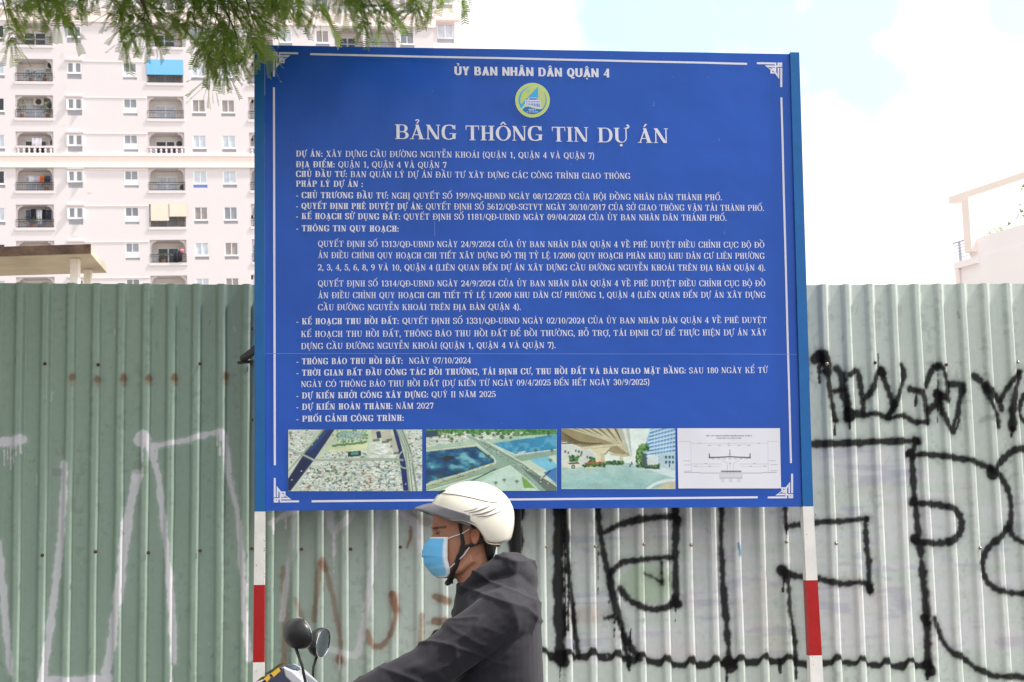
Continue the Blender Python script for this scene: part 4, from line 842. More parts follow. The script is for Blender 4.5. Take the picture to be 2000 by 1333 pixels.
        q.poly([(176, 505), (205, 486), (290, 480), (320, 490), (330, 515), (250, 528), (180, 522)], S(214, 216, 196)); q.poly([(212, 490), (285, 483), (300, 496), (225, 502)], S(84, 96, 96)); q.disk(252, 518, 14, S(40, 40, 40)); q.disk(252, 518, 7, S(180, 180, 170)); q.disk(322, 508, 8, S(50, 50, 50))
        for x, y in ((655, 510), (668, 492), (716, 510), (936, 510)): q.poly([(x - 4, y - 12), (x + 4, y - 12), (x + 5, y + 10), (x - 5, y + 10)], S(56, 66, 76))
        q.line(catmull([(780, 675), (830, 640), (912, 615), (978, 612)], 6), 20, S(214, 224, 222)); q.poly([(840, 675), (910, 632), (978, 622), (978, 675)], S(196, 190, 160))
        place(q, lambda x, y: (1050 + x / 3.636, 770 + y / 3.636), 'printed_picture')
    def pic4():
        q = Raster(992, 243, 1720, 671, 2.4); q.C[:] = S(226, 224, 234); k = S(40, 40, 48); g = S(120, 120, 130)
        def ln(pts, w=2.4, c_=g, a=.8): q.line(pts, w, c_, a)
        ln([(1085, 350), (1632, 350)], 2); ln([(1212, 362), (1505, 362)], 1.6); ln([(1085, 335), (1085, 560)], 1.6); ln([(1632, 335), (1632, 560)], 1.6); ln([(1005, 338), (1085, 338)], 2); ln([(1632, 338), (1705, 338)], 2)
        ln([(1212, 452), (1290, 450), (1358, 446), (1430, 450), (1506, 452)], 8, k, 1); ln([(1213, 425), (1217, 455)], 7, k, 1); ln([(1505, 425), (1502, 455)], 7, k, 1); ln([(1360, 395), (1360, 448)], 4, k, 1)
        for x in range(1240, 1500, 40): ln([(x - 9, 461), (x + 9, 461)], 5, g, .7)
        ln([(1300, 470), (1340, 492), (1340, 560)], 2.2); ln([(1430, 470), (1384, 492), (1384, 560)], 2.2); ln([(1360, 480), (1360, 570)], 1.6); ln([(1085, 498), (1300, 498)], 1.8); ln([(1430, 498), (1632, 498)], 1.8); ln([(1085, 516), (1290, 516)], 1.6); ln([(1440, 516), (1632, 516)], 1.6)
        for x0, y0 in ((1032, 475), (1035, 505), (1035, 548), (1638, 475), (1650, 503), (1650, 546)): ln([(x0, y0), (x0 + 46, y0)], 2.6, k, .8)
        ln([(1035, 558), (1140, 558), (1150, 562), (1580, 562), (1592, 558), (1690, 558)], 3, k, .9)
        for x in range(1300, 1440, 9): q.disk(x, 550, 6, k, .75)
        q.poly([(1285, 570), (1445, 570), (1445, 598), (1285, 598)], S(206, 206, 218)); ln([(1285, 598), (1445, 598)], 3, k, .8); ln([(1285, 572), (1285, 598)], 1.6); ln([(1445, 572), (1445, 598)], 1.6)
        for x in (1305, 1362, 1420):
            for y in (605, 614, 623): ln([(x - 12, y), (x + 12, y)], 2.6, g, .7)
        for x, y in ((1148, 350), (1355, 350), (1567, 350), (1215, 367), (1288, 367), (1355, 367), (1428, 367), (1498, 367), (1188, 494), (1360, 494), (1533, 494), (1115, 512), (1215, 512), (1508, 512), (1608, 512), (1360, 428)): ln([(x - 7, y), (x + 7, y)], 4.5, k, .55)
        o = place(q, lambda x, y: (1050 + (x + (y - 243) * .018) / 3.636, 770 + y / 3.636), 'printed_picture')
        m = MB(); fc = Face(.16, .13, 0, 0); mk_ = mat('grey print', S(70, 70, 78), .5)
        def tiny(txt, xa, xb, yb, hpx):
            gg, w = fc.set(txt, .12); kk = 0
            for gx, qs in gg:
                for qq in qs:
                    P = [at(1050 + (xa + (gx + x) / w * (xb - xa)) / 3.636, 770 + (yb - y * hpx) / 3.636) for x, y in qq]; kk += 1
                    m.add([(p[0], wave(*p) - 0.0032 - (kk % 9) * 1.2e-5, p[1]) for p in P], [tuple(range(len(P)))])
        tiny('MẶT CẮT NGANG ĐƯỜNG NGUYỄN KHOÁI, QUẬN 4', 1195, 1522, 301, 9); tiny('ĐOẠN ĐẦU VÀ CUỐI TUYẾN', 1272, 1445, 318, 8); m.build('drawing_lettering', mk_, o)
    pic1(); pic2(); pic3(); pic4()
board()

# ------------------------------------------------------------------ apartment block far behind
BLD = Plane((0.0, 144.0, 0.0), Rz(math.radians(11.2)) @ Ry(math.radians(-1.08)))
M_bwall = mat('pale rendered wall', S(215, 208, 212), 0.85, noise=(0.12, 0.025, 6), bump=(8, 0.004))
M_band = mat('peach rendered band', S(236, 221, 218), 0.85, noise=(0.2, 0.03, 6))
M_frame = mat('white window frame', S(238, 238, 242), 0.5)
M_pane = mat('window glass', S(140, 142, 152), 0.12, spec=0.5, noise=(0.3, 0.25, 2))
M_curt = mat('curtained glass', S(196, 202, 214), 0.3, noise=(2.5, 0.12, 2))
M_brown = mat('brown curtained glass', S(150, 140, 140), 0.3, noise=(2.5, 0.12, 2))
M_spand = mat('grey spandrel', S(152, 150, 158), 0.5, noise=(0.6, 0.05))
M_rail = mat('wrought iron', S(58, 52, 52), 0.5)
M_dark = mat('dark door glass', S(48, 52, 62), 0.12, noise=(0.5, 0.3, 2))
M_inner = mat('balcony wall', S(234, 228, 224), 0.85, noise=(0.8, 0.06, 4))
M_leafdark = mat('potted leaves', S(62, 92, 48), 0.6, noise=(4, 0.4))
def holed_wall(mb, u0, u1, z0, z1, holes, y=0.0):
    us = sorted({u0, u1} | {h[0] for h in holes} | {h[1] for h in holes}); zs = sorted({z0, z1} | {h[2] for h in holes} | {h[3] for h in holes})
    us = [u for u in us if u0 <= u <= u1]; zs = [z for z in zs if z0 <= z <= z1]
    for i in range(len(us) - 1):
        hs = [h for h in holes if h[0] <= us[i] + 1e-6 and h[1] >= us[i + 1] - 1e-6]; j = 0; run = None
        for j in range(len(zs) - 1):
            zc = (zs[j] + zs[j + 1]) / 2; inh = any(h[2] < zc < h[3] for h in hs)
            if not inh and run is None: run = zs[j]
            if run is not None and (inh or j == len(zs) - 2):
                top = zs[j] if inh else zs[j + 1]
                mb.quad((us[i], y, run), (us[i + 1], y, run), (us[i + 1], y, top), (us[i], y, top)); run = None
    for a, b, c, d, dp in holes:
        mb.quad((a, y, c), (a, y, d), (a, y + dp, d), (a, y + dp, c)); mb.quad((b, y, c), (b, y + dp, c), (b, y + dp, d), (b, y, d))
        mb.quad((a, y, d), (b, y, d), (b, y + dp, d), (a, y + dp, d)); mb.quad((a, y, c), (a, y + dp, c), (b, y + dp, c), (b, y, c))
        mb.quad((a, y + dp, c), (a, y + dp, d), (b, y + dp, d), (b, y + dp, c))
def apartment():
    root = empty('apartment_block', 'tall white apartment block with rows of balconies behind the fence', 'building', mat=BLD.mat())
    u = lambda px, y=130: BLD.at(px, y)[0]
    K = 144.0 / F
    rows = {k: BLD.at(29.5, y)[1] for k, y in zip(range(-1, 8), (-27, 44, 115, 186, 257, 328, 400, 471, 542))}
    rows[8] = rows[7] - 3.3; rows[-2] = rows[-1] + 3.3
    uL, uR, ztop = u(-420), u(846, 60), rows[-2] + 2.2
    balc = {'A': (29.5, 103), 'D': (286.5, 357), 'G': (483, 534), 'J': (656, 711), 'K': (716, 775), 'Z': (-180, -107)}
    wins = {'W': (-22, 9), 'B': (131, 159), 'C': (239.5, 267), 'E': (373, 400), 'F': (430, 457), 'H': (546, 572), 'I': (618, 645), 'L': (783, 811)}
    holes = []; jobs = []
    for k, T in rows.items():
        for n_, (a, b) in balc.items(): holes.append((u(a), u(b), T - 45 * K, T, 1.5)); jobs.append((k, n_, u(a), u(b), T))
        for n_, (a, b) in wins.items():
            z1_, z0_ = T - 6.5 * K, T - 39.5 * K; holes.append((u(a), u(b), z0_, z1_, 0.14)); jobs.append((k, n_, u(a), u(b), T))
    m = MB(); holed_wall(m, uL, uR, rows[8] - 2.9, ztop, holes)
    m.quad((uL, 0, -4), (uR, 0, -4), (uR, 0, rows[8] - 2.9), (uL, 0, rows[8] - 2.9)); m.quad((uR, 0, -4), (uR, 24, -4), (uR, 24, ztop), (uR, 0, ztop)); m.quad((uL, 0, -4), (uL, 0, ztop), (uL, 24, ztop), (uL, 24, -4)); m.quad((uL, 0, ztop), (uR, 0, ztop), (uR, 24, ztop), (uL, 24, ztop)); m.quad((uL, 24, -4), (uL, 24, ztop), (uR, 24, ztop), (uR, 24, -4))
    for k, n_, a, b, T in jobs:                          # rounded corbels in the upper corners of each balcony
        if n_ not in balc: continue
        for s_ in (1, -1):
            x0 = a if s_ == 1 else b; arc = [(x0 + s_ * (.12 + .42 * (1 - math.cos(t))), T - .12 - .55 * (1 - math.sin(t))) for t in np.linspace(0, math.pi / 2, 6)]
            pts = [(x0, T - .0)] + [(x0, T - 2.0)] + [(x0 + s_ * .12, T - 2.0)] + arc + [(x0 + s_ * .54, T)]
            vs = [(p[0], .25, p[1]) for p in pts]; m.add(vs if s_ == 1 else vs[::-1], [tuple(range(len(vs)))])
    m.build('wall', M_bwall, root)
    for zt in (rows[3] - 49 * K, rows[-1] - 48 * K):     # peach bands every fourth floor, with a ledge
        m = MB(); m.box(uL, uR + .25, -.12, -.002, zt - 20 * K, zt); m.box(uL, uR + .2, -.2, -.002, zt, zt + .16); m.box(uL, uR + .15, -.15, -.002, zt - 22 * K, zt - 20 * K); m.build('cornice', M_band, root)
    for k, T in rows.items():
        MB().box(u(160), u(286), -.04, -.002, T - 4.2 * K, T - 2.6 * K).build('string_course', M_band, root)
    rg = np.random.default_rng(21)
    for k, n_, a, b, T in jobs:
        if n_ in wins:
            m = MB(); p = MB(); s_ = MB(); y = .05; fw = .09
            if n_ == 'B': zt, zm, zs0, zs1 = T - 7.5 * K, T - 25 * K, T - 39.5 * K, T - 28.5 * K
            elif n_ in 'C': zt, zm, zs0, zs1 = T - 7 * K, T - 23 * K, T - 39.3 * K, T - 34 * K
            else: zt, zm, zs0, zs1 = T - 7 * K, T - 30 * K, T - 39.3 * K, T - 33 * K
            mid = (a + b) / 2; fm = .26 if n_ == 'B' else .06
            for x0, x1 in ((a, a + fw), (b - fw, b), (mid - fm / 2, mid + fm / 2)): m.box(x0, x1, y - .03, y + .05, zm, zt)
            m.box(a, b, y - .034, y + .054, zt, zt + .06); m.box(a, b, y - .034, y + .054, zm - .12, zm)
            if n_ == 'C': m.box(a, b, y - .02, y + .03, zs1, zm - .12)
            else: m.box(a, b, y - .05, y + .03, zs1, zs1 + .08)
            if k in (2, 3, 4, 5) and n_ == 'B':           # the casements stand ajar
                for x0, s in ((a + .05, -1), (b - .05, 1)): m.hexa([(x0, -.02, zm - .16), (x0 + s * .12, -.24, zm - .16), (x0 + s * .12 + .05, -.22, zm - .16), (x0 + .05, 0, zm - .16)], [(x0, 0, zt - .04), (x0 + s * .1, -.2, zt - .04), (x0 + s * .1 + .05, -.18, zt - .04), (x0 + .05, .02, zt - .04)])
            w = m.build('window', M_frame, root)
            p.quad((a, y + .02, zm), (mid, y + .02, zm), (mid, y + .02, zt), (a, y + .02, zt)); p.quad((mid, y + .02, zm), (b, y + .02, zm), (b, y + .02, zt), (mid, y + .02, zt))
            gm = M_pane
            if n_ in 'EFHIL': gm = [M_curt, M_brown, M_pane, M_curt][int(rg.integers(4))]
            if n_ in 'EF' and k == 2: gm = M_brown
            if n_ in 'EF' and k in (1, 3): gm = M_curt
            if n_ == 'W': gm = [M_dark, M_curt][k % 2]
            p.build('pane', gm, w)
            s_.box(a, b, y, y + .04, zs0, zs1)
            sp = M_spand if n_ in 'BC' else (mat('blue spandrel', S(110, 136, 200), .5) if (n_ == 'E' and k == 4) else M_spand)
            s_.build('spandrel', sp, w)
            if n_ == 'B': MB().box(a - .12, b + .12, -.14, -.002, T - 2.8 * K, T + .04).build('canopy', M_bwall, root)
        else:
            zb = T - 45 * K
            MB().box(a - .08, b + .08, -.07, -.002, zb - .24, zb).build('balcony_slab', M_bwall, root)
            # back wall with a sliding door
            x0, x1 = a + (b - a) * .2, a + (b - a) * .8; zt = T - 11 * K; y = 1.42
            m = MB().quad((a + .01, y + .06, zb), (b - .01, y + .06, zb), (b - .01, y + .06, T), (a + .01, y + .06, T)); m.build('balcony_wall', M_inner, root)
            m = MB(); mid = (x0 + x1) / 2
            for q0, q1 in ((x0, x0 + .09), (x1 - .09, x1), (mid - .05, mid + .05)): m.box(q0, q1, y - .03, y + .03, zb, zt)
            m.box(x0, x1, y - .033, y + .033, zt, zt + .1); m.box(x0, x1, y - .033, y + .033, zt - .55, zt - .45)
            dr = m.build('balcony_door', M_frame, root)
            gm = M_dark if (k + len(n_) + ord(n_)) % 3 == 0 or (n_ == 'A' and k == 0) else M_curt
            MB().quad((x0, y, zb), (x1, y, zb), (x1, y, zt), (x0, y, zt)).build('pane', gm, dr)
            zr = T - 28.3 * K
            m = MB()
            if k in (3, -1):
                m.box(a, b, -.06, .10, zr - .16, zr); m.box(a, b, -.06, .10, zb, zb + .12)
                nb = max(4, int((b - a) / .42))
                for i in range(nb):
                    x = a + (b - a) * (i + .5) / nb; m.tube([(x, .02, zb + .12), (x, .02, zb + .24), (x, .02, zb + .38), (x, .02, zb + .52), (x, .02, zr - .16)], [.10, .06, .12, .05, .09], 8)
                m.build('balustrade', M_bwall, root)
            else:
                m.box(a, b, -.04, .02, zr - .05, zr); m.box(a, b, -.03, .01, zb + .06, zb + .1); m.box(a, b, -.025, .005, zr - .22, zr - .19)
                nb = int((b - a) / .13)
                for i in range(nb + 1): x = a + .02 + (b - a - .04) * i / nb; m.box(x - .011, x + .011, -.02, .0, zb + .1, zr - .05)
                m.build('railing', M_rail, root)
    # roll-down blinds on two balconies
    a, b = u(286), u(357.5); T = rows[1]; m = MB(); m.box(a, b, -.09, -.05, T - 29 * K, T + .06); m.build('sun_blind', mat('sky blue blind', S(116, 184, 232), .7, noise=(.5, .05)), root, label='bright sky blue roll-down blind')
    T = rows[5]; mbg = mat('beige blind', S(224, 210, 196), .8, noise=(.8, .06))
    MB().box(u(289.5), u(324.5), -.09, -.05, T - 33 * K, T + .04).build('sun_blind', mbg, root, label='beige roll-down blind'); MB().box(u(325.5), u(360.5), -.12, -.08, T - 25 * K, T + .04).build('sun_blind', mbg, root, label='beige roll-down blind, shorter')
    # air conditioners and outside pipes
    mac = mat('air conditioner casing', S(205, 203, 198), .6); mfan = mat('fan grille', S(60, 60, 62), .6)
    for px_, k, dy in ((73, 2, 7), (95, 2, 14), (352, 4, 34), (97, 1, 6), (347, 3, 18), (101, 3, 16)):
        x = u(px_); z = rows[k] - dy * K; o = MB().box(x - .42, x + .42, .9, 1.3, z - .3, z + .3).build('air_conditioner', mac, root); MB().tube([(x, .89, z), (x, .87, z)], .25, 16).build('fan', mfan, o)
    # right-hand bay of the block, set back, with peach ledges
    a, b = uR, u(893, 60); y0 = 1.2; hl = []
    for k, T in rows.items(): hl.append((u(857.5, 60), u(890, 60), T - 22 * K, T + 20 * K, .14))
    m = MB(); holed_wall(m, a, b, rows[8], ztop - 2.5, hl, y0); m.quad((a, y0, -4), (b, y0, -4), (b, y0, rows[8]), (a, y0, rows[8])); m.quad((b, y0, -4), (b, 20, -4), (b, 20, ztop - 2.5), (b, y0, ztop - 2.5)); m.quad((a, y0, ztop - 2.5), (b, y0, ztop - 2.5), (b, 20, ztop - 2.5), (a, 20, ztop - 2.5)); m.build('wall', M_bwall, root)
    for k, T in rows.items():
        MB().box(a + .02, u(904, 80), .5, y0 - .002, T - 48 * K, T - 24 * K).build('ledge', M_band, root)
        x0, x1 = u(858, 60), u(889.5, 60); zt, zm, zs = T + 19.5 * K, T - 7 * K, T - 21.5 * K; mid = (x0 + x1) / 2
        m = MB()
        for q0, q1 in ((x0, x0 + .08), (x1 - .08, x1), (mid - .05, mid + .05)): m.box(q0, q1, y0 + .02, y0 + .1, zm, zt)
        m.box(x0, x1, y0 + .017, y0 + .103, zm - .1, zm); w = m.build('window', M_frame, root)
        MB().quad((x0, y0 + .08, zm), (x1, y0 + .08, zm), (x1, y0 + .08, zt), (x0, y0 + .08, zt)).build('pane', M_curt, w); MB().box(x0, x1, y0 + .06, y0 + .1, zs, zm - .1).build('spandrel', M_spand, w)
    # flaking patches on the render
    mst = mat('flaked render', S(212, 204, 200), .9, noise=(2, .25)); m = MB()
    for px_, py_, w_, h_ in ((121, 109, 7, 14), (143, 104, 9, 4), (124, 128, 4, 10), (174, 378, 15, 4), (124, 246, 7, 5), (106, 312, 5, 6), (123, 315, 5, 8), (202, 299, 3, 2), (126, 173, 3, 7), (146, 463, 12, 3)):
        x, z = BLD.at(px_, py_); n = 9; pts = [(x + w_ * K / 2 * math.cos(t) * (0.7 + .5 * rg.random()), -.004, z + h_ * K / 2 * math.sin(t) * (0.7 + .5 * rg.random())) for t in np.linspace(0, 2 * math.pi, n, endpoint=False)]; m.add(pts, [tuple(range(n))])
    o = m.build('flaked_patch', mst, root); o['kind'] = 'stuff'
    # washing and pots on the balconies: things of their own
    def W(x, y, z): v = BLD.mat() @ Vector((x, y, z)); return v
    def cloth(px0, px1, k, y0, y1, col, name, label, cat, group, yd=.5):
        a, b = u(px0), u(px1); zt, zb = rows[k] - y0 * K, rows[k] - y1 * K; n = 8; m = MB()
        fr = [(a + (b - a) * i / n, yd + .05 * math.sin(i * 1.7 + px0), zt) for i in range(n + 1)]; bk = [(a + (b - a) * i / n - .02, yd + .08 * math.sin(i * 1.7 + px0) + .03, zb + .05 * math.sin(i * 2.1)) for i in range(n + 1)]
        vs = [W(*p) for p in fr + bk]; m.add(vs, [(i, i + 1, n + 2 + i, n + 1 + i) for i in range(n)])
        o = m.build(name, mat('cloth', S(*col), .9, noise=(3, .15)), smooth=True); sd = o.modifiers.new('t', 'SOLIDIFY'); sd.thickness = .02; tag(o, label, cat, group)
    g = 'washing hung on the balconies'
    cloth(54, 65, 4, 13, 27, (222, 222, 230), 'towel', 'white towel at the left end of the bright washing line on the apartment block', 'towel', g)
    cloth(66, 75, 4, 13, 26, (206, 190, 214), 'towel', 'pale lilac towel between the white and the orange ones on the balcony line', 'towel', g)
    cloth(75.5, 84, 4, 13, 26, (240, 120, 40), 'towel', 'orange towel on the bright washing line of the left balcony column', 'towel', g)
    cloth(85, 96, 4, 13, 26, (70, 76, 120), 'towel', 'navy towel at the right end of the bright washing line', 'towel', g)
    cloth(48, 57, 5, 8, 28, (90, 92, 112), 'shirt', 'grey blue shirt leftmost among the dark washing above the shelter', 'shirt', g); cloth(57.5, 67, 5, 6, 27, (46, 44, 54), 'shirt', 'black shirt just left of the white garment on a balcony', 'shirt', g)
    cloth(69, 79, 5, 9, 36, (214, 212, 222), 'shirt', 'long white garment amid dark washing on a balcony', 'shirt', g, .42); cloth(79.5, 87, 5, 7, 27, (40, 40, 52), 'shirt', 'black shirt just right of the white garment on a balcony', 'shirt', g); cloth(87.5, 96, 5, 8, 28, (56, 60, 76), 'shirt', 'dark slate shirt rightmost among the dark washing above the shelter', 'shirt', g)
    cloth(61, 80, 3, 11, 28, (236, 228, 240), 'bedsheet', 'white sheet hanging over the white balustrade balcony', 'sheet', g, .3)
    cloth(332, 349, 6, 21, 43, (40, 40, 52), 'jacket', 'dark jacket hung on the lowest full balcony beside the board', 'jacket', g, -.1); cloth(345, 351, 6, 19, 26, (236, 140, 160), 'cap', 'small pink cap hung above the dark jacket on a balcony', 'cap', g, -.14)
    rp_ = np.random.default_rng(8)
    def pot(px_, k, w_, h_, label):
        x = u(px_); zb = rows[k] - 44.5 * K; e = empty('potted_plant', label, 'plant', tuple(W(x, .35, zb)), 'plants on the balconies'); bpy.context.view_layer.update(); m = MB(); m.tube([(0, 0, 0), (0, 0, .35)], [.14, .2], 10); m.build('pot', mat('terracotta', S(150, 100, 76), .8), e)
        m = MB()
        for _ in range(70):
            c_ = Vector((rp_.normal(0, w_ / 3), rp_.normal(0, .12), .35 + rp_.random() * h_)); d = Vector(rp_.normal(0, 1, 3)).normalized() * .16; q = Vector(rp_.normal(0, 1, 3)).normalized() * .07; m.quad(c_ - q, c_ + d * .5 - q * .2, c_ + d, c_ + q)
        m.build('leaves', M_leafdark, e)
    pot(60, 1, .7, .7, 'leafy pot plant at the middle of a balcony of the left column, second row'); pot(86, 1, 1.0, .6, 'low spreading pot plant at the right end of the second balcony row')
    pot(42, 2, .6, 1.2, 'tall pot plant at the left end of the cluttered balcony with air conditioners'); pot(92, 2, .5, 1.1, 'bushy pot plant on the right of the cluttered balcony with air conditioners')
    pot(88, 4, 1.0, .9, 'dark green plant behind the railing below the bright towels'); pot(60, 5, .9, .7, 'green plant behind the railing below the dark washing'); pot(312, 6, .9, .6, 'low plant on the balcony with the dark jacket'); pot(491, 6, .5, 1.2, 'green shrub on the balcony at the edge of the blue board')
apartment()

# ------------------------------------------------------------------ concrete shelter behind the fence, left
def shelter():
    D0 = 21.0
    f = [depth_pt(x, y, D0) for x, y in ((-260, 481), (178, 482.5), (178, 497), (-260, 496))]
    root = empty('concrete_shelter', 'weathered concrete canopy on columns behind the left part of the fence', 'shelter', (f[1][0] - 2, D0, 0)); bpy.context.view_layer.update(); off = np.array([f[1][0] - 2, D0, 0])
    back = D0 * (1161 - 496.0) / (1161 - 533.0) + .0; dz = 0
    x1, zt, zb = f[1][0], f[1][2], f[2][2]; x0 = f[0][0]; xb = depth_pt(209, 533, back)[0]
    mc = mat('stained concrete', S(172, 163, 148), .9, noise=(1.6, .3, 7), bump=(20, .006)); mtop = mat('dirty concrete edge', S(92, 72, 60), .9, noise=(5.0, .7, 8), bump=(25, .008))
    m = MB(); vb = [(x0, D0, zb), (x1, D0, zb), (xb, back, zb), (x0, back, zb)]; vt = [(x0, D0, zt), (x1, D0, zt), (xb, back, zt), (x0, back, zt)]
    m.hexa([tuple(np.array(p) - off) for p in vb], [tuple(np.array(p) - off) for p in vt]); m.build('roof', mc, root)
    e = MB(); e.box(x0, x1 + .0, D0 - .03, D0 - .002, zb + .012, zt + .03); e.v = [tuple(np.array(p) - off) for p in e.v]; e.build('fascia', mtop, root)
    mcol = mat('flaked white column', S(226, 216, 208), .85, noise=(2.2, .22, 7), bump=(14, .006))
    for xa, xb_, d in ((138.5, 155.5, D0 + .25), (165, 179, back - .25), (-180, -160, D0 + .25)):
        pa, pb = depth_pt(xa, 530, d), depth_pt(xb_, 530, d); w = pb[0] - pa[0]
        MB().box(pa[0] - off[0], pb[0] - off[0], d - w / 2 - off[1], d + w / 2 - off[1], 0, zb - .001).build('column', mcol, root, bevel=.01)
shelter()

# ------------------------------------------------------------------ pale pink house behind the fence, right
def pink_house():
    A = depth_pt(1872, 520, 36.0); d = np.array([.44, -.9, 0]) / np.hypot(.44, .9); n = np.array([d[1], -d[0], 0])   # along the wall (towards us), outwards
    M4 = Matrix(((d[0], -n[0], 0, A[0]), (d[1], -n[1], 0, A[1]), (0, 0, 1, 0), (0, 0, 0, 1)))
    root = empty('pink_house', 'pale pink house with a roof frame and railing behind the right part of the fence', 'house', mat=M4)
    P = Plane((A[0], A[1], 0), np.array([[d[0], -n[0], 0], [d[1], -n[1], 0], [0, 0, 1.0]]))
    mw = mat('pale pink render', S(253, 247, 251), .85, noise=(.5, .03, 5)); mpk = mat('peach pink concrete', S(252, 238, 234), .85, noise=(.8, .05, 5)); ms = mat('galvanised rail', S(186, 192, 208), .5, metal=.2)
    at = lambda x, y: P.at(x, y)
    z_lo = at(1876, 512)[1]; xw, zw = at(1891, 469.5); z_top = zw
    m = MB(); m.box(0.0, 12, 0, 8, 0, z_lo); m.box(xw, 12, .02, 7.9, z_lo, z_top); m.box(-.06, xw + .3, -.08, -.002, z_lo - .14, z_lo); m.build('wall', mw, root)
    b0 = at(1861, 386); b0l = at(1861, 399); zt, zb = b0[1], b0l[1]; zt = zb + (zt - zb)
    m = MB(); m.box(b0[0], 12, -.12, .12, zb, zt); m.build('roof_beam', mpk, root)
    m = MB(); m.box(b0[0] + .55, b0[0] + .85, .122, 9, zb + .02, zt - .02); m.build('roof_beam', mpk, root)
    m = MB(); m.box(b0[0] + 5.2, b0[0] + 5.5, .122, 9, zb + .02, zt - .02); m.build('roof_beam', mpk, root)
    c0, c1 = at(1890.5, 440)[0], at(1904.5, 440)[0]
    MB().box(c0, c1, -.14, .14, z_top - .3, zb - .001).build('roof_column', mpk, root)
    rz = at(1868, 474)[1]; m = MB()
    for k in range(6): z = z_lo + .1 + (rz - z_lo - .1) * k / 5; m.tube([(-.12, .0, z), (xw + .05, .0, z)],   .008 if k < 5 else .018, 6)
    m.build('railing', ms, root); MB().tube([(at(1875, 490)[0], .0, z_lo), (at(1875, 490)[0], .0, rz)], .03, 8).build('rail_post', ms, root)
    MB().tube([(.02, -.06, z_lo - .15), (.02, -.06, z_lo - .7)], .05, 8).build('drain_spout', mpk, root)
    rg = np.random.default_rng(4)
    for px_, py_, s, lb in ((1995, 436, .34, 'green shrub on the pink roof terrace at the right edge of the picture'), (1917, 461, .12, 'tiny pale plant on the parapet beside the pink column'), (1932, 457, .12, 'tiny bluish plant second along the pink parapet')):
        x, z = at(px_, py_); e = empty('roof_plant', lb, 'plant', tuple(M4 @ Vector((x, .3, z_top))), 'plants on the pink roof'); bpy.context.view_layer.update(); m = MB()
        for _ in range(90):
            c_ = Vector((rg.normal(0, s * .5), rg.normal(0, s * .4), .05 + abs(rg.normal(0, s * .8)))); dd = Vector(rg.normal(0, 1, 3)).normalized() * s * .3; q = Vector(rg.normal(0, 1, 3)).normalized() * s * .12; m.quad(c_ - q, c_ + dd * .5 - q * .3, c_ + dd, c_ + q)
        m.build('leaves', mat('sunny leaves', S(120, 136, 70), .6, noise=(5, .4)), e); MB().tube([(0, 0, -.05), (0, 0, s * .5)], .012, 6).build('stem', M_rail, e)
pink_house()

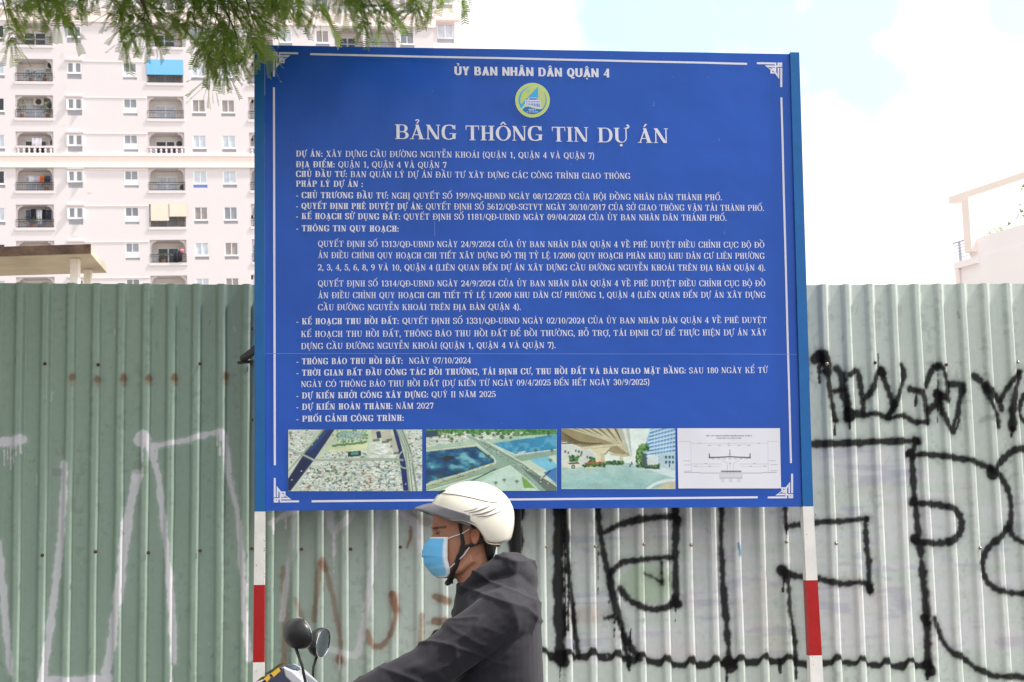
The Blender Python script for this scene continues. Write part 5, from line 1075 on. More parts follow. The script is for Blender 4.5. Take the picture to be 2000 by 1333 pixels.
# ------------------------------------------------------------------ feathery tree overhanging from the upper left
def tree():
    base = Vector((-3.5, 5.9, PAVE)); root = empty('feathery_tree', 'green feathery-leaved tree whose branches overhang the top left of the board', 'tree', base); bpy.context.view_layer.update()
    mbk = mat('bark', S(96, 80, 64), .9, noise=(14, .3, 6), bump=(30, .01, (1, 1, .25)))
    rel = lambda p: Vector(p) - base
    fork = Vector((-3.2, 6.2, 4.6))
    m = MB(); m.tube([rel(p) for p in (base - Vector((0, 0, .1)), base + Vector((.03, .02, .5)), base + Vector((.08, .05, 1.6)), base + Vector((.12, .15, 3.0)), fork)], [.24, .19, .16, .14, .12], 14); m.build('trunk', mbk, root, smooth=True)
    tw = [((-40,-60),(0,30),(15,92)), ((-60,-80),(-10,10),(8,40)), ((60,-80),(80,0),(118,58)), ((40,-60),(62,5),(72,40)), ((90,-60),(100,5),(96,30)), ((20,-90),(50,-25),(60,20)), ((120,-50),(128,5)), ((150,-60),(165,5)), ((180,-60),(200,20),(230,62),(238,92)), ((215,-50),(228,30),(250,52)), ((190,-60),(190,-8)), ((250,-80),(268,30),(300,58),(326,72)),
          ((262,20),(285,70),(296,92)), ((270,30),(284,62),(280,85)), ((255,-40),(262,20),(276,60)), ((330,-80),(350,-5),(330,35)), ((310,-70),(330,-10),(350,10)), ((360,-90),(400,0),(430,60),(438,110),(420,145)), ((400,-60),(440,30),(462,80),(464,108)), ((380,-60),(392,25),(396,65)), ((360,-60),(375,0),(380,35)), ((420,-70),(425,20),(415,85)), ((450,-80),(478,0),(494,50),(508,86)), ((430,-60),(458,10),(482,30),(490,70)),
          ((470,-60),(500,-5),(528,20)), ((520,-80),(545,0),(556,34),(568,48)), ((560,-60),(588,5),(606,25),(622,48)), ((540,-60),(565,-5),(580,25)), ((600,-60),(638,-5),(656,18)), ((640,-80),(676,-5),(716,22),(750,50)), ((680,-20),(712,34),(730,60)), ((660,-60),(690,-10),(700,20)), ((800,-60),(812,5),(816,36)), ((826,-50),(846,5),(860,22)), ((890,-60),(897,-12)), ((345,-60),(342,-5),(372,20)), ((505,-70),(520,-10),(538,15)), ((410,-40),(452,20),(470,55)), ((480,-40),(505,10),(520,45)), ((300,-60),(300,-10)), ((440,-30),(448,50),(440,90))]
    rg = np.random.default_rng(17)
    limbs = MB(); V = []; Cc = []; nq = 0
    def pinna(p, d, up, L, col, n, wide=.19):
        """a leaflet-bearing side branch: paired narrow leaflets along a drooping stalk"""
        d = d / np.linalg.norm(d); s = np.cross(d, up); s /= max(np.linalg.norm(s), 1e-6); up2 = np.cross(s, d); out = []
        for i in range(n):
            t = (i + .6) / n; c = p + d * L * t - np.array([0, 0, 1]) * L * .18 * t * t; wl = L * wide * math.sin(math.pi * min(1, .16 + .84 * (1 - abs(t - .45) * 1.25))) ; wl = max(wl, L * .07); th = L / n * .46
            for sg in (1, -1):
                ax = s * sg * .88 + d * .48 + up2 * (.12 + rg.normal(0.0, .07)); tip = c + ax * wl; w = d * th; mid = c + ax * wl * .55 
                out += [c - w * .7, tip - w * .75, tip + w * .55, c + w * .7]
        w = s * .0011; e = p + d * L - np.array([0, 0, 1]) * L * .18; mid = p + d * L * .5 - np.array([0, 0, 1]) * L * .045
        out += [p - w, mid - w, mid + w, p + w, mid - w, e - w * .4, e + w * .4, mid + w]
        return out
    def frond(p, d, L, lod):
        nonlocal V, Cc
        d = d / np.linalg.norm(d); up = np.array([0, 0, 1.0]) + rg.normal(0, .35, 3); s = np.cross(d, up); s /= np.linalg.norm(s)
        g = rg.random(); col = np.array(S(108, 138, 52)) * (1 - g) + np.array(S(156, 176, 80)) * g; col = col * rg.uniform(.75, 1.15)
        npair = int(rg.integers(3, 5)) if lod else 6; pts = []
        for k in range(npair):
            t = .25 + .75 * k / (npair - 1); q = p + d * L * t - np.array([0, 0, 1]) * L * .25 * t * t
            for sg in (1, -1):
                dd = d * (.7 + .3 * t) + s * sg * .85 * (1.1 - .4 * t) + np.array([0, 0, -1]) * .10 + rg.normal(0, .2, 3); pts += pinna(q, dd, up, rg.uniform(.09, .14), col, 17 if lod else 3, .165)
        pts += pinna(p + d * L * .97 - np.array([0, 0, 1]) * L * .24, d + np.array([0, 0, -.5]), up, rg.uniform(.09, .13), col, 17 if lod else 3, .165)
        w = s * .0016; e = p + d * L - np.array([0, 0, 1]) * L * .25; mid = p + d * L * .5 - np.array([0, 0, 1]) * L * .0625; pts += [p - w, mid - w, mid + w, p + w, mid - w, e - w * .5, e + w * .5, mid + w]
        V += pts; Cc += [col] * len(pts)
    for q in tw:
        dpt = rg.uniform(7.15, 7.6); lift = 10 if 375 < q[-1][0] < 515 else 46; w3 = [depth_pt(x, y - lift, dpt + rg.normal(0, .05)) for x, y in q]
        w3 = catmull(w3, 5) if len(w3) > 2 else np.linspace(w3[0], w3[1], 6)
        par = Vector((-2.2 + rg.normal(0, .4) + (w3[0][0] + 1.2) * .6, 6.8 + rg.normal(0, .2), 5.0 + rg.uniform(0, .5)))
        limbs.tube([rel(fork), rel(fork.lerp(par, .6) + Vector((0, 0, .25))), rel(par), rel(w3[0])], [.05, .03, .018, .007], 7); limbs.tube([rel(p) for p in w3], list(np.linspace(.006, .0018, len(w3))), 5)
        Ls = [0]
        for i in range(1, len(w3)): Ls.append(Ls[-1] + np.linalg.norm(w3[i] - w3[i - 1]))
        tot = Ls[-1]; s_ = tot * .12
        while s_ < tot:
            i = max(0, np.searchsorted(Ls, s_) - 1); a = w3[i]; t = w3[min(i + 1, len(w3) - 1)] - a; t /= np.linalg.norm(t); c = a + t * (s_ - Ls[i])
            side = np.array([rg.choice([-1, 1]) * rg.uniform(.5, 1.2), rg.normal(0, .4), -.1]); end = s_ / tot; frond(c, t * .9 + side * (1 - .55 * end), rg.uniform(.07, .13) * (1.15 - .45 * end), True); s_ += rg.uniform(.075, .13)
        frond(w3[-1], w3[-1] - w3[-2], .07, True)
    n_vis = len(V)
    for _ in range(1500):                                  # unseen rest of the crown, widened to the left to block sky light
        c = np.array([rg.normal(-4.0, 1.9), rg.normal(5.2, 1.5), rg.uniform(4.0, 7.2)])
        c[1] = np.clip(c[1], 2.0, 7.9); edge = -.31 * c[1] - .75
        if c[0] > edge: c[2] = max(c[2], 1.3 + c[1] * .37 + .55 + rg.random() * 1.6)
        frond(c, rg.normal(0, 1, 3) * np.array([1, 1, .4]) + np.array([0, 0, -.3]), rg.uniform(.22, .36), False)
    for _ in range(1700):                                 # dense unseen fronds added just above the view to shade the fence
        c = np.array([rg.uniform(-3.6, .3), rg.uniform(6.0, 8.6), 0.0]); c[2] = 1.3 + c[1] * .37 + .5 + rg.random() * .9 + max(0, c[0] + .9) * .5
        frond(c, rg.normal(0, 1, 3) * np.array([1, 1, .3]) + np.array([0, 0, -.1]), rg.uniform(.22, .36), False)
    for k in range(16):
        c = Vector((rg.normal(-2.6, 1.2), float(np.clip(rg.normal(6.0, 1.0), 3.6, 7.6)), rg.uniform(5.0, 7.0))); limbs.tube([rel(fork), rel(fork.lerp(c, .5) + Vector((0, 0, .3))), rel(c)], [.07, .04, .01], 7)
    limbs.build('branch', mbk, root, smooth=True)
    V = np.array(V, np.float32) - np.array(base, np.float32); Fq = np.arange(len(V)).reshape(-1, 4)
    ml = mat('feathery leaf', rough=.5, attr=True, spec=.3); nt = ml.node_tree; pb = nt.nodes['Principled BSDF']; out = nt.nodes['Material Output']
    tr = nt.nodes.new('ShaderNodeBsdfTranslucent'); mx = nt.nodes.new('ShaderNodeMixShader'); mx.inputs[0].default_value = .45; vc = [n for n in nt.nodes if n.type == 'VERTEX_COLOR'][0]
    nt.links.new(vc.outputs[0], tr.inputs[0]); nt.links.new(pb.outputs[0], mx.inputs[1]); nt.links.new(tr.outputs[0], mx.inputs[2]); nt.links.new(mx.outputs[0], out.inputs[0])
    mesh_np('crown', V, Fq, ml, root, np.array(Cc))
tree()

# ------------------------------------------------------------------ rider on a scooter, passing in front
RD = 5.3
def rp(px, py, dy=0.0):                                  # a point of the rider's long plane, dy metres beyond it
    p = depth_pt(px, py, RD); return Vector((p[0], RD + dy, p[2]))
def rpd(px, py, dy): return Vector(depth_pt(px, py, RD + dy))
def sring(y, xf, xb, hw, e=2.3, n=36, yb=None, sk=0.0):
    """level section of a body seen from the side: front x, back x (photo px), half width (m)"""
    out = []
    for k in range(n):
        a = 2 * math.pi * k / n; ca, sa = math.cos(a), math.sin(a); cx = abs(ca) ** (2 / e) * math.copysign(1, ca); cy = abs(sa) ** (2 / e) * math.copysign(1, sa)
        x = (xf + xb) / 2 + (xb - xf) / 2 * cx; yy = y + ((yb - y) * (cx + 1) / 2 if yb is not None else 0); out.append(rp(x, yy, hw * cy))
    return out
def solidify_mesh(name, mb, voxel, smooth, M, parent, disp=None, colf=None, iters=1):
    """melt overlapping closed shapes into one continuous skin"""
    me = bpy.data.meshes.new(name); me.from_pydata(mb.v, [], mb.f); me.update(); o = bpy.data.objects.new(name, me); COL.objects.link(o)
    r = o.modifiers.new('r', 'REMESH'); r.mode = 'VOXEL'; r.voxel_size = voxel; r.use_smooth_shade = True
    sm = o.modifiers.new('s', 'SMOOTH'); sm.iterations = smooth; sm.factor = .5
    dg = bpy.context.evaluated_depsgraph_get(); ev = o.evaluated_get(dg); m2 = bpy.data.meshes.new_from_object(ev); bpy.data.objects.remove(o); bpy.data.meshes.remove(me)
    n = len(m2.vertices); co = np.empty(n * 3, np.float32); m2.vertices.foreach_get('co', co); co = co.reshape(-1, 3)
    no = np.empty(n * 3, np.float32); m2.vertices.foreach_get('normal', no); no = no.reshape(-1, 3)
    base_co = co.copy()
    if disp is not None: co = co + no * disp(co, no)[:, None]; m2.vertices.foreach_set('co', co.astype(np.float32).ravel())
    if colf is not None:
        a = m2.color_attributes.new('Col', 'FLOAT_COLOR', 'POINT'); c = np.ones((n, 4), np.float32); c[:, :3] = colf(base_co, no); a.data.foreach_set('color', c.ravel())
    m2.polygons.foreach_set('use_smooth', np.ones(len(m2.polygons), bool)); m2.materials.clear(); m2.materials.append(M); m2.update(); m2.name = name
    return link(bpy.data.objects.new(name, m2), parent)
def topx(co):                                            # metres in the rider's plane -> photo px, for drawing on the figure
    P = (co - CAM_C) @ CAM_R; return PX + F * P[:, 0] / -P[:, 2], PY - F * P[:, 1] / -P[:, 2]
def hand(m, w, g0, g1, side):
    """a gripping hand: palm over the grip, four fingers curling round it, thumb from the side of the palm"""
    ax = (g1 - g0).normalized(); up = Vector((0, 0, 1)); fw = ax.cross(up).normalized(); fw = fw if fw.x < 0 else -fw
    c = (g0 + g1) / 2; pc = c + up * .026 - fw * .012
    m.ell(pc, (.040, .042, .017), 16, 10); m.tube([w, pc - fw * .03, pc], [.026, .027, .024], 10)
    for k, (L, r) in enumerate(((.9, .0085), (1.0, .009), (.95, .0088), (.8, .0078))):
        b = pc + ax * (-.029 + .0195 * k) + fw * .028; m.tube([b - fw * .012, b + fw * .014 * L - up * .004, b + fw * .022 * L - up * .024 * L, b + fw * .008 - up * .046 * L, b - fw * .016 - up * .052 * L], [r * 1.1, r, r, r * .95, r * .8], 8)
    s = -1 if side < 0 else 1
    t0 = pc - ax * s * -.034 - fw * .01; m.tube([t0, t0 + ax * s * .022 - up * .022, t0 + ax * s * .022 - up * .044 + fw * .014], [.012, .0105, .0085], 8)
def rider():
    root = empty('person', 'motorcycle rider in white helmet, blue face mask and dark grey hooded jacket', 'person', (float(rp(975, 1485)[0]), RD, .76)); bpy.context.view_layer.update()
    off = Vector(root.location)
    def local(o): o.matrix_parent_inverse = Matrix.Translation(-off); return o
    gl, gr = (rpd(650, 1388, -.36), rpd(618, 1390, -.27)), (rpd(650, 1388, .36), rpd(618, 1390, .27))
    # ---- body
    m = MB()
    m.loft([sring(y, a, b, w, 2.2) for y, a, b, w in ((968, 890, 925, .028), (972, 876, 938, .045), (982, 862, 951, .062), (1000, 849, 961, .073), (1018, 844, 965, .077), (1034, 843, 966, .077), (1048, 847, 964, .075), (1062, 845, 961, .073), (1078, 843, 957, .070), (1092, 845, 950, .066), (1106, 848, 940, .060), (1118, 853, 925, .050), (1127, 862, 905, .034), (1130, 868, 892, .02))])
    for s in (-1, 1):                                    # brow, cheek bone, jaw, ear
        m.ell(rp(852, 1031, s * .036), (.016, .026, .010), 14, 8); m.ell(rp(858, 1068, s * .045), (.02, .02, .018), 14, 8); m.tube([rp(925, 1092, s * .058), rp(900, 1112, s * .050), rp(872, 1122, s * .03)], [.014, .015, .012], 10)
        e = rp(924, 1050, s * .080); m.tube([e + Vector((.004, s * .004, -.022)), e + Vector((-.004, s * .004, -.006)), e + Vector((.002, s * .008, .018)), e + Vector((.014, s * .010, .022)), e + Vector((.021, s * .012, .010)), e + Vector((.017, s * .010, -.008)), e + Vector((.006, s * .006, -.024))], [.005, .004, .005, .0055, .0055, .005, .006], 8); m.ell(e + Vector((.008, 0, 0)), (.014, .007, .022), 12, 8)
    m.tube([rp(850, 1046), rp(838, 1066), rp(831, 1078), rp(842, 1086)], [.009, .011, .015, .010], 10); m.tube([rp(846, 1098), rp(843, 1103), rp(847, 1110)], [.012, .014, .012], 10)
    m.tube([rp(925, 1070), rp(926, 1110), rp(934, 1150), rp(948, 1190), rp(965, 1230)], [.056, .058, .060, .066, .08], 20)
    m.loft([sring(y, a, b, w) for y, a, b, w in ((1185, 920, 1010, .10), (1220, 905, 1040, .16), (1300, 905, 1045, .165), (1400, 920, 1045, .15), (1480, 930, 1050, .15), (1515, 940, 1045, .13))])
    arms = {}
    for s in (-1, 1):
        sh = rp(978, 1205, s * .175); el = rpd(826, 1308, s * .235); wr = rpd(676, 1374, s * .30); arms[s] = (sh, el, wr); g = gl if s < 0 else gr
        m.tube([rp(985, 1215, s * .10), sh, (sh + el) / 2, el, (el + wr) / 2, wr], [.05, .048, .044, .038, .036, .027], 14); hand(m, wr, g[0], g[1], s)
    for s in (-1, 1):
        hip, kn, an = rp(990, 1490, s * .085), rpd(800, 1540, s * .15), rpd(800, 1705, s * .13); m.tube([hip, kn, an], [.075, .055, .038], 14); m.tube([an, an + Vector((-.05, 0, -.035)), an + Vector((-.15, 0, -.05))], [.038, .035, .025], 10)
    skin, lip = np.array(S(172, 120, 96)), np.array(S(134, 78, 64))
    def skin_col(co, no):
        x, y = topx(co); c = np.repeat(skin[None], len(co), 0); n = fbm(co[:, 0] * 60, co[:, 2] * 60 + co[:, 1] * 60, 3)[:, None]; c = c * (.9 + .2 * n)
        ear = sstep(22, 8, np.hypot(x - 926, y - 1050))[:, None]; c = c * (1 - .35 * ear) + np.array(S(176, 92, 70)) * .35 * ear
        brow = (sstep(3.2, 1.4, np.abs(y - 1031 - (x - 858) * -.06)) * (x > 845) * (x < 872))[:, None]; c = c * (1 - .8 * brow) + np.array((.015, .012, .01)) * .8 * brow
        eye = (sstep(1.0, .5, np.hypot((x - 857) / 9, (y - 1042) / 3.2)))[:, None]; c = c * (1 - .85 * eye) + np.array((.02, .014, .012)) * .85 * eye
        wh = (sstep(1.0, .5, np.hypot((x - 861) / 3.2, (y - 1042.5) / 1.8)))[:, None]; c = c * (1 - .6 * wh) + np.array((.5, .46, .42)) * .6 * wh
        return c
    ms = mat('skin', rough=.5, attr=True, spec=.35, bump=(220, .0006)); ms.node_tree.nodes['Principled BSDF'].inputs['Subsurface Weight'].default_value = .08; ms.node_tree.nodes['Principled BSDF'].inputs['Subsurface Radius'].default_value = (.012, .005, .003)
    body = local(solidify_mesh('body', m, .0042, 3, ms, root, colf=skin_col))
    # ---- hair at the nape and sideburn
    mh = mat('black hair', (.012, .010, .010), .5, bump=(90, .003, (6, 6, .6)))
    m = MB(); m.loft([sring(y, a, b, w, 2.2) for y, a, b, w in ((1004, 897, 967, .0785), (1030, 899, 972, .0815), (1045, 930, 973, .076), (1062, 941, 971, .070), (1080, 946, 967, .062), (1096, 950, 961, .045))]); local(m.build('hair', mh, root, smooth=True))
    # ---- jacket: torso, hood, collar, sleeves
    m = MB()
    m.loft([sring(y, a, b, w, 2.4, yb=yb) for y, a, b, w, yb in ((1142, 896, 1000, .078, 1096), (1158, 892, 1024, .105, 1108), (1172, 888, 1038, .150, 1128), (1192, 885, 1050, .188, 1160), (1220, 882, 1057, .212, 1200), (1260, 882, 1060, .218, 1255), (1320, 884, 1062, .21, 1320), (1390, 890, 1064, .195, 1390), (1450, 896, 1068, .19, 1450), (1500, 905, 1072, .19, 1500), (1512, 910, 1068, .17, 1512))])
    m.tube([rp(935, 1122, -.085), rp(985, 1100, -.075), rp(1012, 1101, 0), rp(985, 1100, .075), rp(935, 1122, .085)], [.020, .030, .034, .030, .020], 14)
    m.tube([rp(900, 1160, -.075), rp(945, 1122, -.098), rp(995, 1110, -.085), rp(1025, 1116, 0), rp(995, 1110, .085), rp(945, 1122, .098), rp(900, 1160, .075)], [.018, .028, .036, .040, .036, .028, .018], 14)
    m.ell(rp(1022, 1132, 0), (.045, .10, .06), 20, 12)
    for s in (-1, 1):
        sh, el, wr = arms[s]; m.ell(sh + Vector((-.005, -s * .02, .0)), (.088, .075, .085), 20, 12); m.tube([sh + Vector((.03, -s * .06, .0)), sh, sh.lerp(el, .35), sh.lerp(el, .7), el, el.lerp(wr, .4), el.lerp(wr, .8), wr], [.095, .084, .078, .072, .066, .060, .050, .042], 20)
    def folds(co, no):
        x, y = topx(co); near = no[:, 1]
        ax = np.array((-.84, .54)); s_ = (x - 975) * ax[0] + (y - 1205) * ax[1]; t_ = -(x - 975) * ax[1] + (y - 1205) * ax[0]; d3 = co[:, 1] * 300
        slv = sstep(900, 860, x) + sstep(1180, 1230, y) * sstep(1010, 940, x); slv = np.clip(slv, 0, 1)
        rd = lambda a, b, o=3: 1 - np.abs(2 * fbm(a, b, o) - 1)
        w1 = rd(s_ / 150 + t_ / 300, (t_ - s_ * .22) / 52 + d3 / 110, 2); w2 = rd((s_ - t_ * .7) / 50 + 7, (t_ + s_ * .45) / 190 + d3 / 150, 2); tor = rd(x / 190 + 3 + d3 / 180, (y - (x - 960) * .38) / 50 + 1, 2); tor2 = rd((x + y * .4) / 200, (y * .5 - x) / 90 + 5 + d3 / 140, 2)
        cr = lambda v, p: np.clip(v, 0, 1) ** p
        elb = .35 + .65 * np.exp(-((s_ - 175) / 70) ** 2); h = slv * (.009 * cr(w1, 7) + .010 * elb * cr(w2, 6)) + (1 - slv) * (.009 * cr(tor, 7) + .005 * cr(tor2, 7)) - .002
        h += .0025 * (fbm(x / 14, y / 14 + d3 / 14, 2) - .5)
        seam = np.exp(-((np.hypot((x - 985) / 1.0, (y - 1212) / 1.25) - 62) / 3.2) ** 2) * (near < -.2) * .0022; return h
    def jcol(co, no):
        x, y = topx(co); n = fbm(co[:, 0] * 30, co[:, 2] * 30 + co[:, 1] * 20, 3)[:, None]; c = np.array(S(37, 35, 42))[None] * (.88 + .24 * n)
        st = np.exp(-((np.hypot((x - 985) / 1.0, (y - 1212) / 1.25) - 62) / 1.6) ** 2)[:, None] * (no[:, 1:2] < -.2); return c * (1 - .2 * st)
    mj = mat('dark grey jacket cloth', rough=.8, attr=True, spec=.25, bump=(420, .0006)); mj.node_tree.nodes['Principled BSDF'].inputs['Sheen Weight'].default_value = .08
    local(solidify_mesh('jacket', m, .005, 6, mj, root, disp=folds, colf=jcol))
    # ---- trousers and shoes
    m = MB()
    m.loft([sring(y, a, b, w) for y, a, b, w in ((1470, 915, 1062, .17), (1500, 905, 1070, .185), (1530, 920, 1068, .18), (1545, 940, 1055, .15))])
    for s in (-1, 1):
        hip, kn, an = rp(995, 1500, s * .09), rpd(798, 1540, s * .15), rpd(802, 1690, s * .13); m.tube([hip, hip.lerp(kn, .5), kn, kn.lerp(an, .5), an], [.098, .088, .072, .064, .058], 18)
    local(solidify_mesh('trousers', m, .009, 3, mat('dark trousers', S(44, 46, 56), .85, noise=(14, .15), bump=(300, .0008)), root, disp=lambda co, no: .006 * (fbm(co[:, 0] * 18, co[:, 2] * 18 + co[:, 1] * 12, 3) - .5)))
    for s in (-1, 1):
        an = rpd(802, 1705, s * .13); fy = .295; m = MB(); m.loft([[Vector((an.x + x, an.y + .045 * w * math.sin(a), fy + z + h * (math.cos(a) + 1) / 2)) for a in np.linspace(0, 2 * math.pi, 18, endpoint=False)] for x, w, z, h in ((.06, .6, .0, .07), (.04, .9, 0, .10), (-.02, 1, 0, .10), (-.08, 1.05, 0, .07), (-.14, 1.0, 0, .055), (-.18, .6, 0, .035))]); local(m.build('shoe', mat('black shoe', (.02, .02, .022), .5), root, smooth=True))
    # ---- helmet
    def shell(scale, y_cut_shift=0.0):
        cx, cy = 921, 1010; rx, rt, rb, hw = 84.0 * scale, 70 * scale, 100.0, .126 * scale; NA, NT = 64, 26; rings = []
        cut_x = [830, 846, 866, 888, 905, 916, 930, 944, 954, 966, 985, 1010]; cut_y = [1003, 1005, 1012, 1018, 1019, 1022, 1028, 1044, 1061, 1064, 1064, 1056]
        for j in range(NT + 1):
            ring = []
            for k in range(NA):
                a = 2 * math.pi * k / NA; ca, sa = math.cos(a), math.sin(a)
                yc = np.interp(cx + rx * ca, cut_x, cut_y) + y_cut_shift; t = j / NT
                pm = math.asin(min(1, max(-1, (yc - cy) / rb))) if yc > cy else -math.asin(min(1, (cy - yc) / rt)); ph = -math.pi / 2 + (pm + math.pi / 2) * t
                r = math.cos(ph); y = cy + (rb if ph > 0 else rt) * math.sin(ph); fl = 1.0
                back = 1.0 + (.035 * max(0, ca) * math.sin(max(0, ph)) if ph > 0 else 0); ring.append(rp(cx + rx * ca * r * back, y, hw * sa * r))
            rings.append(ring)
        return rings
    m = MB(); rings = shell(1.0); m.loft(rings, cap=False)
    o = m.build('helmet', None or mat('temp', (1, 1, 1)), root, smooth=True); local(o)
    me = o.data; co = np.array([v.co for v in me.vertices]); x, y = topx(co); cream = np.array(S(226, 219, 205)); c = np.repeat(cream[None], len(co), 0)
    a = me.color_attributes.new('Col', 'FLOAT_COLOR', 'POINT'); cc = np.ones((len(co), 4), np.float32); cc[:, :3] = c; a.data.foreach_set('color', cc.ravel())
    mhm = mat('cream helmet lacquer', rough=.22, attr=True, spec=.5, coat=.3, noise=(20, .02)); me.materials[0] = mhm
    sd = o.modifiers.new('t', 'SOLIDIFY'); sd.thickness = .016; sd.offset = 1; sb = o.modifiers.new('s', 'SUBSURF'); sb.levels = 1; sb.render_levels = 1
    # point on the shell at the near side for trims and decals
    def on(px, py, lift=.0012, sgn=-1):
        cx, cy = 921, 1010; rx, rt, rb, hw = 84.0, 70, 100.0, .126; sx = (px - cx) / rx; sy = (py - cy) / (rb if py > cy else rt); w = math.sqrt(max(0.0, 1 - sy * sy - sx * sx)); p = rp(px, py, sgn * hw * w); n = Vector((sx / .136, sgn * w / .128, -sy / .117)).normalized(); return p + n * lift
    mdk = mat('dark helmet trim', (.03, .03, .033), .45); mgy = mat('grey decal', S(92, 90, 92), .4)
    for sg in (-1, 1):
        m = MB(); m.tube([on(x, y, .001, sg) for x, y in catmull([(868, 1014), (888, 1020), (905, 1021), (918, 1025), (931, 1031), (943, 1046), (951, 1061), (962, 1065), (975, 1065)], 4)], .0028, 8); local(m.build('rim_trim', mat('rim rubber', S(120, 112, 100), .6) if sg < 0 else mdk, root, smooth=True))
        m = MB(); m.tube([on(x, y, .0004, sg) for x, y in catmull([(862, 966), (890, 970), (920, 976), (955, 984), (985, 986)], 4)], [.0004] + [.0013] * 15 + [.0004], 6); local(m.build('shell_groove', mgy, root, smooth=True))
        m = MB()
        for pts, w in (([(918, 1006), (932, 1003), (946, 998), (958, 992)], .0030), ([(924, 1010), (940, 1008), (956, 1003), (970, 996)], .0034), ([(934, 1013), (950, 1012), (964, 1008), (980, 1001)], .0026), ([(908, 1003), (922, 1001), (936, 996)], .0018)):
            P = catmull(pts, 5); m.tube([on(x, y, .0003, sg) for x, y in P], [.6 * w * (.35 + .65 * math.sin(math.pi * (i + .3) / len(P))) for i in range(len(P))], 6)
        local(m.build('decal', mgy, root, smooth=True))
        m = MB(); m.tube([on(x, y, .0006, sg) for x, y in ((858, 967), (864, 963), (871, 961))], [.003, .005, .003], 8); local(m.build('air_vent', mdk, root, smooth=True))
    # peak at the front
    V = []; fs = []; NA, NR = 25, 7
    for j in range(NR + 1):
        t = j / NR
        for k in range(NA):
            a = math.pi * (.5 + k / (NA - 1)); ca, sa = math.cos(a), math.sin(a); xi = 921 + 80 * ca; yi = 986 + (1 - abs(ca)) * 24; x = xi - t * 32 * abs(ca) ** 1.4; y = yi + t * (4 + 14 * (1 - abs(ca))) + 5 * t * t; V.append(rp(x, y, .126 * sa * (1 - .05 * t)))
    for j in range(NR):
        for k in range(NA - 1): fs.append((j * NA + k, j * NA + k + 1, (j + 1) * NA + k + 1, (j + 1) * NA + k))
    m = MB(); m.add(V, fs); o = local(m.build('helmet_peak', mat('smoke grey peak', S(112, 110, 116), .25, spec=.5), root, smooth=True)); sd = o.modifiers.new('t', 'SOLIDIFY'); sd.thickness = .004
    # ---- chin strap
    mst = mat('black strap', (.012, .012, .013), .7, bump=(300, .001))
    m = MB()
    for s in (-1, 1):
        m.tube([rp(x, y, s * w) for x, y, w in ((952, 1056, .086), (930, 1064, .083), (908, 1071, .078), (898, 1088, .070), (890, 1110, .060), (882, 1128, .040), (876, 1137, .012))], [.005, .0055, .0065, .008, .008, .008, .008], 8, flat=1.0)
        m.tube([rp(x, y, s * w) for x, y, w in ((899, 1016, .084), (902, 1040, .081), (906, 1062, .079), (900, 1085, .072))], [.006, .005, .006, .006], 8)
    m.tube([rp(878, 1137, -.02), rp(874, 1139, 0), rp(878, 1137, .02)], [.008, .009, .008], 8); m.box(*(lambda p: (p.x - .008, p.x + .012, p.y - .006, p.y + .012, p.z - .006, p.z + .008))(rp(878, 1137, -.022))); local(m.build('chin_strap', mst, root, smooth=False))
    # ---- mask: pleated sheet over nose, mouth and chin
    NA, NR = 41, 40; V = []; C = []
    prof_y = np.linspace(1051, 1128, NR + 1)
    for j, y in enumerate(prof_y):
        t = j / NR; xf = np.interp(y, [1051, 1060, 1072, 1085, 1100, 1112, 1122, 1128], [841, 833, 826.5, 826, 829, 836, 846, 855]); xs_ = np.interp(y, [1051, 1070, 1095, 1110, 1120, 1128], [877, 876, 876, 880, 880, 874]); w = np.interp(y, [1051, 1070, 1090, 1110, 1128], [.070, .073, .071, .063, .046])
        pl = 3.4 * max(0, math.sin(t * math.pi)) * ((t * 4.2) % 1.0 - .5)
        for k in range(NA):
            a = math.pi * (.5 + k / (NA - 1)); ca, sa = math.cos(a), math.sin(a); e = .8; x = xs_ + (xf - xs_) * abs(ca) ** e + pl * abs(ca) * -1; V.append(rp(x, y, w * math.copysign(abs(sa) ** .9, sa)))
            ed = min(t, 1 - t) < .045 or min(k, NA - 1 - k) < 2; C.append(S(232, 236, 240) if ed else (S(112, 188, 238) if t < .70 else S(134, 200, 236)))
    fs = [(j * NA + k, j * NA + k + 1, (j + 1) * NA + k + 1, (j + 1) * NA + k) for j in range(NR) for k in range(NA - 1)]
    o = local(mesh_np('face_mask', np.array(V), fs, mat('mask fabric', rough=.85, attr=True, spec=.2, bump=(300, .0006)), root, np.array(C), smooth=True)); sd = o.modifiers.new('t', 'SOLIDIFY'); sd.thickness = .0022; sd.offset = -1
    m = MB()
    for s in (-1, 1):
        m.tube([rp(x, y, s * w) for x, y, w in ((876, 1054, .072), (890, 1049, .079), (905, 1044, .084), (918, 1036, .086))], .0016, 6); m.tube([rp(x, y, s * w) for x, y, w in ((878, 1112, .062), (892, 1100, .069), (908, 1085, .077), (920, 1068, .084))], .0016, 6)
    local(m.build('ear_loop', mat('white elastic', S(232, 230, 232), .8), root))
    # ---------------------------------------------------------------- the scooter he rides
    sroot = empty('scooter', 'scooter with black round mirrors and yellow stripes on its dark front cowl', 'scooter', (float(rp(840, 1970)[0]), RD, 0)); bpy.context.view_layer.update(); so = Vector(sroot.location)
    def sl(o, par=None): o.matrix_parent_inverse = Matrix.Translation(-so); return o
    def prof(pts, hw, bulge=.6, col=None, m=None):
        m = m or MB(); c = np.mean(np.array(pts), 0); rings = []
        for t, s in ((-1, .86), (-.82, .97), (-.4, 1.0), (.4, 1.0), (.82, .97), (1, .86)): rings.append([rp(c[0] + (x - c[0]) * s, c[1] + (y - c[1]) * s, hw * t) for x, y in pts])
        return m.loft(rings, col)
